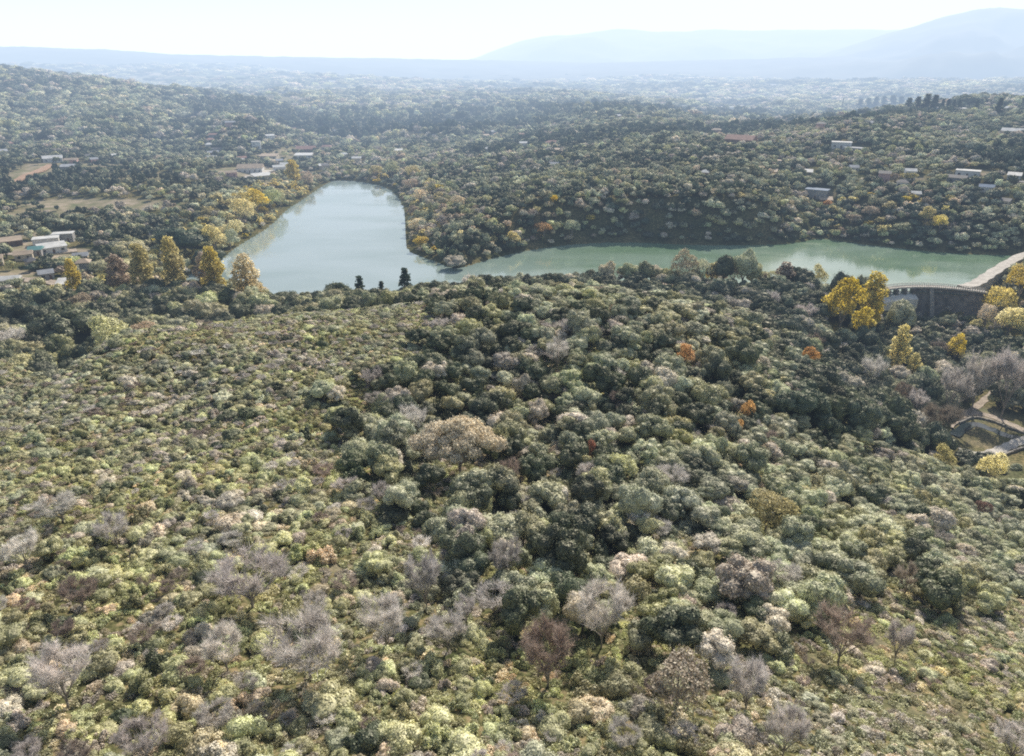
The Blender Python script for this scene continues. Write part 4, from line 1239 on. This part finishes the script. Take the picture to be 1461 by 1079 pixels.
# ------------------------------------------------------------------ general growth
def jitter_grid(r0, r1, spacing, th0, th1, seed):
    rs = np.random.default_rng(seed)
    xs, ys = [], []
    r = r0
    while r < r1:
        s = spacing(r) if callable(spacing) else spacing
        k = int((th1 - th0) * r / s)
        th = th0 + (np.arange(k) + rs.uniform(0, 1) + rs.uniform(-.48, .48, k)) * (th1 - th0) / k
        rr = r + rs.uniform(-.48, .48, k) * s
        xs.append(rr * np.sin(th)); ys.append(rr * np.cos(th))
        r += s
    return np.concatenate(xs), np.concatenate(ys)


ZONES = {
    # name: (keep, size range, kind weights, tone weights, height factor)
    'low': (.95, (.75, 1.5), {'shrub': 1.0}, {'olive green': .42, 'yellow-green': .22, 'grey-brown': .14, 'grey-green': .12, 'silvery green': .05, 'dark green': .05}, .85),
    'mix': (.76, (.8, 2.1), {'shrub': .93, 'bare_tree': .035, 'evergreen_tree': .015}, {'olive green': .30, 'yellow-green': .34, 'grey-brown': .15, 'silvery green': .08, 'tan': .09, 'dark green': .04}, .9),
    'wood': (.37, (1.5, 3.2), {'shrub': .42, 'evergreen_tree': .56, 'bare_tree': .02}, {'grey-green': .34, 'dark green': .32, 'olive green': .22, 'silvery green': .06, 'grey-brown': .06}, 1.05),
    'round': (.40, (1.3, 2.8), {'shrub': .50, 'evergreen_tree': .49, 'bare_tree': .01}, {'grey-green': .38, 'silvery green': .14, 'olive green': .24, 'dark green': .20, 'grey-brown': .04}, .95),
    'open': (.75, (.6, 1.25), {'shrub': 1.0}, {'olive green': .35, 'yellow-green': .25, 'grey-brown': .2, 'silvery green': .12, 'tan': .08}, .8),
    'valley': (.20, (2.4, 4.2), {'evergreen_tree': .80, 'shrub': .15, 'bare_tree': .05}, {'dark green': .42, 'blue-green': .28, 'grey-green': .22, 'grey-brown': .08}, 1.15),
    'leftvalley': (.13, (3.0, 5.0), {'evergreen_tree': 1.0}, {'olive green': .32, 'dark green': .34, 'grey-green': .20, 'yellow-green': .10, 'grey-brown': .04}, 1.0),
}
ZC = [('low', 60, 560), ('low', 250, 560), ('low', 400, 530), ('low', 100, 650), ('low', 300, 640), ('low', 450, 470), ('low', 20, 700), ('low', 560, 450), ('low', 430, 620), ('low', 150, 500), ('low', 300, 480),
      ('mix', 100, 800), ('mix', 300, 790), ('mix', 100, 1000), ('mix', 350, 1000), ('mix', 600, 1010), ('mix', 500, 860), ('mix', 800, 1040), ('mix', 1000, 1060), ('mix', 420, 720), ('mix', 570, 760), ('mix', 700, 950),
      ('mix', 200, 900), ('wood', 700, 470), ('wood', 620, 540), ('wood', 750, 560), ('wood', 900, 500), ('wood', 1000, 590), ('wood', 830, 770), ('wood', 600, 700), ('wood', 900, 620), ('wood', 1080, 500), ('wood', 520, 600),
      ('wood', 740, 830), ('round', 950, 720), ('round', 1100, 650), ('round', 1250, 700), ('round', 1000, 830), ('round', 1200, 790), ('round', 1400, 750), ('round', 1330, 840), ('round', 1000, 440), ('round', 880, 430), ('round', 1050, 460),
      ('round', 760, 430), ('round', 1100, 870), ('open', 1250, 930), ('open', 1350, 960), ('open', 1200, 1010), ('open', 1420, 1040), ('open', 1440, 900), ('open', 1300, 880), ('valley', 1180, 500), ('valley', 1300, 500), ('valley', 1400, 480),
      ('valley', 1350, 600), ('valley', 1250, 470), ('valley', 1230, 560), ('valley', 1130, 460), ('valley', 1461, 540)]
zpx = np.array([z[1] for z in ZC], float); zpy = np.array([z[2] for z in ZC], float); znm = [z[0] for z in ZC]

X, Y = jitter_grid(30, 345, 1.55, R(-52), R(52), 5)
Z = height(X, Y)
px, py, dep = project(X, Y, Z)
dl = lake_dist(X, Y)
clr = clear_at(px, py)
ok = (dl > 1.5) & visible(X, Y, Z + 3.5, 2.0) & (py < 1200) & (px > -90) & (px < IW + 90)
for (sx_, sy_, sr_) in SPECIAL:
    ok &= (X - sx_) ** 2 + (Y - sy_) ** 2 > (sr_ + .4) ** 2
for (sx_, sy_, sr_) in HOUSES:
    if sy_ < 500: ok &= (X - sx_) ** 2 + (Y - sy_) ** 2 > sr_ ** 2


def near_dam(x, y):
    s = (x - a0[0]) * ux[0] + (y - a0[1]) * ux[1]; t = (x - a0[0]) * uy[0] + (y - a0[1]) * uy[1]
    return (s > -3) & (s < L + 3) & (t > np.where(s > .05 * L, -25, -7)) & (t < 8)


ok &= ~near_dam(X, Y)
# keep the paths and roads free
PATHS = []
for o in col.objects:
    if o.name.split('.')[0] in ('road', 'path', 'stream', 'track'):
        v = np.array([q.co[:2] for q in o.data.vertices]); PATHS.append((v[1::4] + v[2::4]) / 2)
PT = np.concatenate(PATHS)


def off_paths(x, y, d):
    okk = np.ones(len(x), bool)
    for s in range(0, len(x), 4000):
        q = ((x[s:s + 4000, None] - PT[None, :, 0]) ** 2 + (y[s:s + 4000, None] - PT[None, :, 1]) ** 2).min(1)
        okk[s:s + 4000] = q > d * d
    return okk


ok &= off_paths(X, Y, 3.6)
ok &= ((px - 1425) / 88) ** 2 + ((py - 632) / 40) ** 2 > 1
X, Y, Z, px, py, dep, clr = [v[ok] for v in (X, Y, Z, px, py, dep, clr)]
rs = np.random.default_rng(77)
wob = np.stack([vnoise(X, Y, .06, 21) * 45, vnoise(X, Y, .06, 22) * 35], 1)
zd = np.sqrt(((px + wob[:, 0])[:, None] - zpx) ** 2 + (((py + wob[:, 1])[:, None] - zpy) * 1.5) ** 2)
zi = (zd + rs.gumbel(0, 16, zd.shape)).argmin(1)
rr_ = np.hypot(X, Y)
behind = (rr_ > 205) & (px < 640) & (Z < 22)
PL = []     # kind, tone, x, y, z, s, sz, rot, shape, picture size
patch = vnoise(X, Y, .16, 31)
for i in range(len(X)):
    zn = 'leftvalley' if behind[i] else znm[zi[i]]
    if zn != 'valley' and rr_[i] > 285 and px[i] > 640: zn = 'valley'
    keep, (s0, s1), kinds_, tones_, hf = ZONES[zn]
    if clr[i] > .15: keep *= max(.06, .45 - clr[i] * .4)
    s = s0 + (s1 - s0) * rs.beta(1.1, 2.4) * rs.choice([.7, 1, 1.5], p=[.25, .65, .10])
    u = rs.uniform()
    if zn == 'low' and u < .035: s *= 1.7; hf *= .9; tones_ = ZONES['wood'][3]
    if zn in ('low', 'mix') and patch[i] > 1.15: keep *= .55
    if u > keep: continue
    kind = rs.choice(list(kinds_), p=np.array(list(kinds_.values())) / sum(kinds_.values()))
    tl = list(tones_); tp = np.array(list(tones_.values()))
    tp = tp * np.exp(np.array([.9 * math.sin(patch[i] * 2.2 + k * 1.9) for k in range(len(tl))])); tp /= tp.sum()
    tone = str(rs.choice(tl, p=tp))
    kind = str(kind)
    if kind == 'bare_tree':
        tone = str(rs.choice(['pale grey', 'lilac grey', 'brownish grey'], p=[.35, .4, .25])); s *= 1.25
    elif kind == 'shrub' and rs.uniform() < .10 and zn in ('mix', 'low', 'open', 'wood'):
        tone = str(rs.choice(['lilac grey', 'brownish grey', 'pale grey'])); kind = 'bare_shrub'
    elif kind == 'evergreen_tree': s *= 1.12
    sh = int(rs.integers(0, 1000))
    PL.append((kind, tone, X[i], Y[i], Z[i] - .05, s, s * hf * rs.uniform(.8, 1.25), rs.uniform(0, 6.28), sh, s * F / dep[i], px[i], py[i]))

SHAPES['bare_shrub'] = []
for s in range(4):
    tb, cb = twiggy(350 + s, rx=1.0, h=.95, n1=8, tw=1500, up=.6, w=.016)
    register('bare_shrub', cb, tb, BARKP, 'twigs', 'stem')
for lst in SHAPES.values(): pass

# mid distance: woods on the banks and hills around the lake
def mids(r0, r1, sp, seed):
    X, Y = jitter_grid(r0, r1, sp, R(-43), R(43), seed)
    Z = height(X, Y)
    px, py, dep = project(X, Y, Z)
    dl = np.full(len(X), 1e3); q = np.hypot(X, Y) < 900; dl[q] = lake_dist(X[q], Y[q])
    clr = clear_at(px, py)
    ok = (dl > 2.0) & visible(X, Y, Z + 7, 4) & (px > -70) & (px < IW + 70) & off_paths(X, Y, 7)
    for (sx_, sy_, sr_) in HOUSES:
        ok &= ((X - sx_) ** 2 + (Y - sy_) ** 2 > (sr_ + 2) ** 2) & ~((np.abs(X - sx_) < sr_ * .8) & (Y < sy_) & (Y > sy_ - sy_ * .014 - 2))
    for (sx_, sy_, sr_) in SPECIAL:
        ok &= (X - sx_) ** 2 + (Y - sy_) ** 2 > (sr_ * .8) ** 2
    return [v[ok] for v in (X, Y, Z, px, py, dep, clr, dl)]


FT = ['grey-green', 'dark green', 'blue-green', 'olive green', 'silvery green', 'grey-brown', 'deep green', 'tan', 'pinkish tan', 'yellow-green']
FAR = []
BELT = np.array([.5, 3, 3, .5, .1, .1, 7, .02, .02, .02])
LITE = np.array([.7, .1, .1, 1.5, 1.6, 1.6, .05, 2.5, 2, 2])
AUT = ['pale yellow', 'yellow-green', 'golden yellow', 'tan', 'pinkish tan', 'silvery green']
for (r0, r1, sp, smin, smax, seed) in [(345, 900, 4.6, 2.6, 5.2, 1), (900, 6200, None, 5.0, 8.6, 2)]:
    spc = sp if sp else (lambda r: 7.0 * r / 900 * (1 + .35 * (r > 2500)))
    X, Y, Z, px, py, dep, clr, dl = mids(r0, r1, spc, seed)
    dens = vnoise(X, Y, .02 if sp else .006, 41)
    pt = vnoise(X, Y, .03 if sp else .01, 42)
    lite = vnoise(X, Y * 1.6, .016 if sp else .0055, 44)
    belt = vnoise(X * .6, Y * 1.3, .013 if sp else .004, 43)
    for i in range(len(X)):
        keep = (.93 if sp else .80) - clr[i] * .85
        if sp and rs.uniform() < .0: continue
        left = px[i] < 330 and 240 < py[i] < 430
        if left: keep *= .62 if dens[i] < .5 else .9
        pale = lite[i] > (.55 if sp else .35)
        if pale: keep *= .72 if sp else .5
        if rs.uniform() > keep: continue
        w = np.array([.27, .20, .16, .17, .05, .05, .07, .02, .01, .02])
        w = w * np.exp(1.1 * np.sin(pt[i] * 2.5 + np.arange(10) * 1.7))
        if belt[i] > .35: w = w * BELT
        elif pale: w = w * LITE
        if dl[i] < 25: w[[4, 5, 7, 8, 9]] *= 1.9
        if abs(px[i] - 1085) < 75 and abs(py[i] - 308) < 30: w = np.array([.2, .1, .05, .35, .1, .15, 0, .05, 0, 0])
        w /= w.sum()
        tone = FT[int(rs.choice(10, p=w))]
        if sp and dl[i] < 42 and px[i] < 440 and 255 < py[i] < 390 and rs.uniform() < .88: tone = AUT[int(rs.choice(6, p=[.42, .30, .16, .03, .03, .06]))]
        if sp and dl[i] < 26 and 520 < px[i] < 640 and 235 < py[i] < 372 and rs.uniform() < .6: tone = AUT[int(rs.choice(6, p=[.22, .16, .06, .24, .22, .10]))]
        if sp and 1170 < px[i] < 1380 and 285 < py[i] < 340 and rs.uniform() < .28: tone = AUT[int(rs.choice(6, p=[.28, .2, .12, .14, .18, .08]))]
        if sp and 640 < px[i] < 860 and dl[i] < 22 and rs.uniform() < .3: tone = AUT[int(rs.choice(6, p=[.2, .2, .06, .2, .2, .14]))]
        if sp and px[i] < 430 and 380 < py[i] < 440 and rs.uniform() < .22: tone = AUT[int(rs.choice(6, p=[.3, .3, .1, .1, .1, .1]))]
        g = 1 if sp else math.hypot(X[i], Y[i]) / 900
        s = (smin + (smax - smin) * rs.beta(1.5, 3)) * g * (.82 if clr[i] > .2 else 1)
        if sp and abs(px[i] - 1085) < 75 and abs(py[i] - 308) < 30: s *= 1.0
        if dl[i] < 8: s *= .8
        hf = rs.uniform(.8, 1.25)
        if not sp: hf *= max(.35, 1 / g ** .8)
        if belt[i] > .35: hf *= 1.35
        FAR.append(('distant_tree', tone, X[i], Y[i], Z[i] - .2, s, s * hf, rs.uniform(0, 6.28), int(rs.integers(0, 1000)), s * F / dep[i], px[i], py[i]))

# grass tufts and low herbs between the shrubs
X, Y = jitter_grid(30, 175, 1.15, R(-52), R(52), 9)
Z = height(X, Y); px, py, dep = project(X, Y, Z)
ok = visible(X, Y, Z + 1, .5) & (py < 1180) & (px > -60) & (px < IW + 60)
X, Y, Z, px, py, dep = [v[ok] for v in (X, Y, Z, px, py, dep)]
TUF = [('tussock', str(rs.choice(['olive green', 'yellow-green', 'tan', 'grey-brown'], p=[.34, .33, .17, .16])), X[i], Y[i], Z[i] - .02, s_, s_ * rs.uniform(.8, 1.4), rs.uniform(0, 6.28), int(rs.integers(0, 1000)), 0, 0, 0)
       for i in range(len(X)) for s_ in [rs.uniform(.45, 1.0)]]


def mass(name, plants, cat_label):
    """one object that carries a growth too dense to count"""
    combos = sorted({(p[0], p[1], p[8] % len(SHAPES[p[0]])) for p in plants})
    src = bpy.data.collections.new(name + ' plants')
    objs = []
    for k, (kind, tone, sh) in enumerate(combos):
        o = bpy.data.objects.new(f'{name}_plant_{k:04d}', SHAPES[kind][sh][2])
        o.material_slots[0].link = 'OBJECT'; o.material_slots[0].material = mat_of(kind, tone)
        src.objects.link(o)
    idx = {c: k for k, c in enumerate(combos)}
    me = bpy.data.meshes.new(name)
    me.vertices.add(len(plants))
    me.vertices.foreach_set('co', np.array([(p[2], p[3], p[4]) for p in plants], dtype=np.float32).ravel())
    a = me.attributes.new('idx', 'INT', 'POINT'); a.data.foreach_set('value', np.array([idx[(p[0], p[1], p[8] % len(SHAPES[p[0]]))] for p in plants], dtype=np.int32))
    a = me.attributes.new('scl', 'FLOAT_VECTOR', 'POINT'); a.data.foreach_set('vector', np.array([(p[5] * (.85 + .4 * (p[8] % 7) / 6), p[5] * (1.2 - .35 * (p[8] % 5) / 4), p[6]) for p in plants], dtype=np.float32).ravel())
    a = me.attributes.new('rot', 'FLOAT_VECTOR', 'POINT'); a.data.foreach_set('vector', np.array([(0, 0, p[7]) for p in plants], dtype=np.float32).ravel())
    o = obj(name, me); tag(o, kind='stuff', label=cat_label, cat=name)
    ng = bpy.data.node_groups.new(name, 'GeometryNodeTree')
    ng.interface.new_socket(name='Geometry', in_out='INPUT', socket_type='NodeSocketGeometry')
    ng.interface.new_socket(name='Geometry', in_out='OUTPUT', socket_type='NodeSocketGeometry')
    gi = ng.nodes.new('NodeGroupInput'); go = ng.nodes.new('NodeGroupOutput')
    ci = ng.nodes.new('GeometryNodeCollectionInfo'); ci.inputs['Collection'].default_value = src
    ci.inputs['Separate Children'].default_value = True; ci.inputs['Reset Children'].default_value = True
    ip = ng.nodes.new('GeometryNodeInstanceOnPoints')

    def attr(nm, t):
        q = ng.nodes.new('GeometryNodeInputNamedAttribute'); q.data_type = t; q.inputs['Name'].default_value = nm
        return next(s_ for s_ in q.outputs if s_.name == 'Attribute' and s_.enabled)
    er = ng.nodes.new('FunctionNodeEulerToRotation')
    ng.links.new(gi.outputs[0], ip.inputs['Points']); ng.links.new(ci.outputs[0], ip.inputs['Instance'])
    ip.inputs['Pick Instance'].default_value = True
    ng.links.new(attr('idx', 'INT'), ip.inputs['Instance Index'])
    ng.links.new(attr('rot', 'FLOAT_VECTOR'), er.inputs[0]); ng.links.new(er.outputs[0], ip.inputs['Rotation'])
    ng.links.new(attr('scl', 'FLOAT_VECTOR'), ip.inputs['Scale'])
    ng.links.new(ip.outputs[0], go.inputs[0])
    md = o.modifiers.new('growth', 'NODES'); md.node_group = ng
    return o


PL.sort(key=lambda p: -p[9])
CAP = {'shrub': 290, 'evergreen_tree': 240, 'bare_tree': 200, 'bare_shrub': 160}
NOUN = {'shrub': 'shrub', 'evergreen_tree': 'tree', 'bare_tree': 'leafless tree', 'bare_shrub': 'leafless shrub'}
cnt, indiv, rest = {}, [], []
for p in PL:
    k = p[0]
    infr = -10 < p[10] < IW + 10 and p[11] < IH + 25
    if cnt.get(k, 0) < CAP[k] and infr:
        cnt[k] = cnt.get(k, 0) + 1; indiv.append(p)
    else: rest.append(p)
lmx = np.array([l[0] for l in LM]); lmy = np.array([l[1] for l in LM])
buckets = {}
for p in indiv:
    cx, cy = p[10], p[11] - p[9] * .5
    j = int(((lmx - cx) ** 2 + ((lmy - cy) * 1.2) ** 2).argmin())
    dx, dy = cx - lmx[j], cy - lmy[j]
    where = ('left of' if dx < 0 else 'right of') if abs(dx) > abs(dy) else ('beyond' if dy < 0 else 'in front of')
    size = 'small' if p[5] < (1.2 if 'shrub' in p[0] else 1.9) else 'large' if p[5] > (1.7 if 'shrub' in p[0] else 2.6) else 'medium'
    buckets.setdefault((p[0], p[1], size, where, j), []).append((dx * dx + dy * dy, p))
ORD = ['nearest', 'second nearest', 'third nearest', 'fourth nearest', 'fifth nearest', 'sixth nearest', 'seventh nearest', 'eighth nearest', 'ninth nearest', 'tenth nearest']
for (kind, tone, size, where, j), lst in buckets.items():
    lst.sort(key=lambda t: t[0])
    for q, (_, p) in enumerate(lst):
        o_ = ORD[q] + ' ' if len(lst) > 1 and q < 10 else ('more distant ' if q >= 10 else '')
        lab = f'{o_}{size} {tone} {NOUN[kind]} {where} the {LM[j][2]}'
        w_ = lab.split()
        if len(w_) > 16: lab = ' '.join(w_[:16])
        grp = {'shrub': 'green shrubs covering the slope', 'evergreen_tree': 'round crowned trees on the slope', 'bare_tree': 'leafless trees on the slope', 'bare_shrub': 'leafless shrubs on the slope'}[kind]
        r = plant(kind, tone, p[2], p[3], p[4], p[5], p[6], p[7], p[8], label=lab, cat='tree' if 'tree' in kind else 'shrub', group=grp)
mass('scrub', [p for p in rest if p[0] in ('shrub', 'bare_shrub')], 'dense low scrub covering the whole hillside')
mass('woodland', [p for p in rest if p[0] in ('evergreen_tree', 'bare_tree')], 'round crowned wood covering the hill and valley')
mass('forest', FAR, 'hazy forest around and beyond the lake')
mass('undergrowth', TUF, 'grass tufts and herbs between the shrubs')
print('COUNTS', cnt, 'rest', len(rest), 'far', len(FAR), 'tuf', len(TUF), 'objects', len(col.objects))

# ------------------------------------------------------------------ haze: one body of air over the whole land
m, nt, out = new_mat('haze')
SIG = np.array([1 / 7000, 1 / 5900, 1 / 4900])      # extinction per metre for red, green, blue
LUM = np.array([.98, 1.10, 1.25])                    # emitted glow of very thick haze, standing in for scattered sunlight
ab = N(nt, 'ShaderNodeVolumeAbsorption'); em = N(nt, 'ShaderNodeEmission'); ad_ = N(nt, 'ShaderNodeAddShader')
dmax = SIG.max() * 1.02
ab.inputs['Density'].default_value = float(dmax); ab.inputs['Color'].default_value = (*[float(1 - v / dmax) for v in SIG], 1)
e = SIG * LUM
em.inputs['Strength'].default_value = float(e.max()); em.inputs['Color'].default_value = (*[float(v / e.max()) for v in e], 1)
# thinner air over the near hill, thicker over the plain
gp = N(nt, 'ShaderNodeNewGeometry'); sp_ = N(nt, 'ShaderNodeSeparateXYZ'); nt.links.new(gp.outputs['Position'], sp_.inputs[0])
mr = N(nt, 'ShaderNodeMapRange'); mr.inputs[1].default_value = 260; mr.inputs[2].default_value = 800; mr.inputs[3].default_value = .5; mr.inputs[4].default_value = 2.2
nt.links.new(sp_.outputs['Y'], mr.inputs[0])
for base_, sock in ((float(dmax), ab.inputs['Density']), (float((SIG * LUM).max()), em.inputs['Strength'])):
    q_ = N(nt, 'ShaderNodeMath', operation='MULTIPLY'); q_.inputs[1].default_value = base_
    nt.links.new(mr.outputs[0], q_.inputs[0]); nt.links.new(q_.outputs[0], sock)
nt.links.new(ab.outputs[0], ad_.inputs[0]); nt.links.new(em.outputs[0], ad_.inputs[1]); nt.links.new(ad_.outputs[0], out.inputs['Volume'])
b = MB(); b.box(-16000, 16000, -1500, 26500, -60, 620)
hz = b.build('haze', m); tag(hz, kind='structure')

# ------------------------------------------------------------------ light
SUN_AZ, SUN_EL = R(22), R(38)
w = bpy.data.worlds.new('World'); scene.world = w; w.use_nodes = True
wn = w.node_tree; bg = wn.nodes['Background']
sky = wn.nodes.new('ShaderNodeTexSky'); sky.sky_type = 'NISHITA'; sky.sun_disc = False
sky.sun_elevation = SUN_EL; sky.sun_rotation = SUN_AZ; sky.air_density = 1.2; sky.dust_density = 3.0
wn.links.new(sky.outputs[0], bg.inputs[0]); bg.inputs[1].default_value = .06
sd = bpy.data.lights.new('sun', 'SUN'); sd.energy = 5.0; sd.angle = R(.5); sd.color = (1, .955, .87)
so = bpy.data.objects.new('sun', sd); col.objects.link(so)
dv = Vector((math.sin(SUN_AZ) * math.cos(SUN_EL), math.cos(SUN_AZ) * math.cos(SUN_EL), math.sin(SUN_EL)))
so.rotation_euler = dv.to_track_quat('Z', 'Y').to_euler()

# ------------------------------------------------------------------ render settings
scene.view_settings.view_transform = 'Standard'; scene.view_settings.look = 'None'
scene.view_settings.exposure = 0; scene.view_settings.gamma = 1
cy = scene.cycles
cy.volume_step_rate = .06; cy.volume_max_steps = 64; cy.max_bounces = 4; cy.diffuse_bounces = 2; cy.glossy_bounces = 2; cy.transmission_bounces = 1; cy.volume_bounces = 0; cy.transparent_max_bounces = 6
cy.use_denoising = False; cy.pixel_filter_type = 'BLACKMAN_HARRIS'; cy.filter_width = 1.9
cy.use_adaptive_sampling = True; cy.adaptive_threshold = .02
cy.caustics_reflective = False; cy.caustics_refractive = False
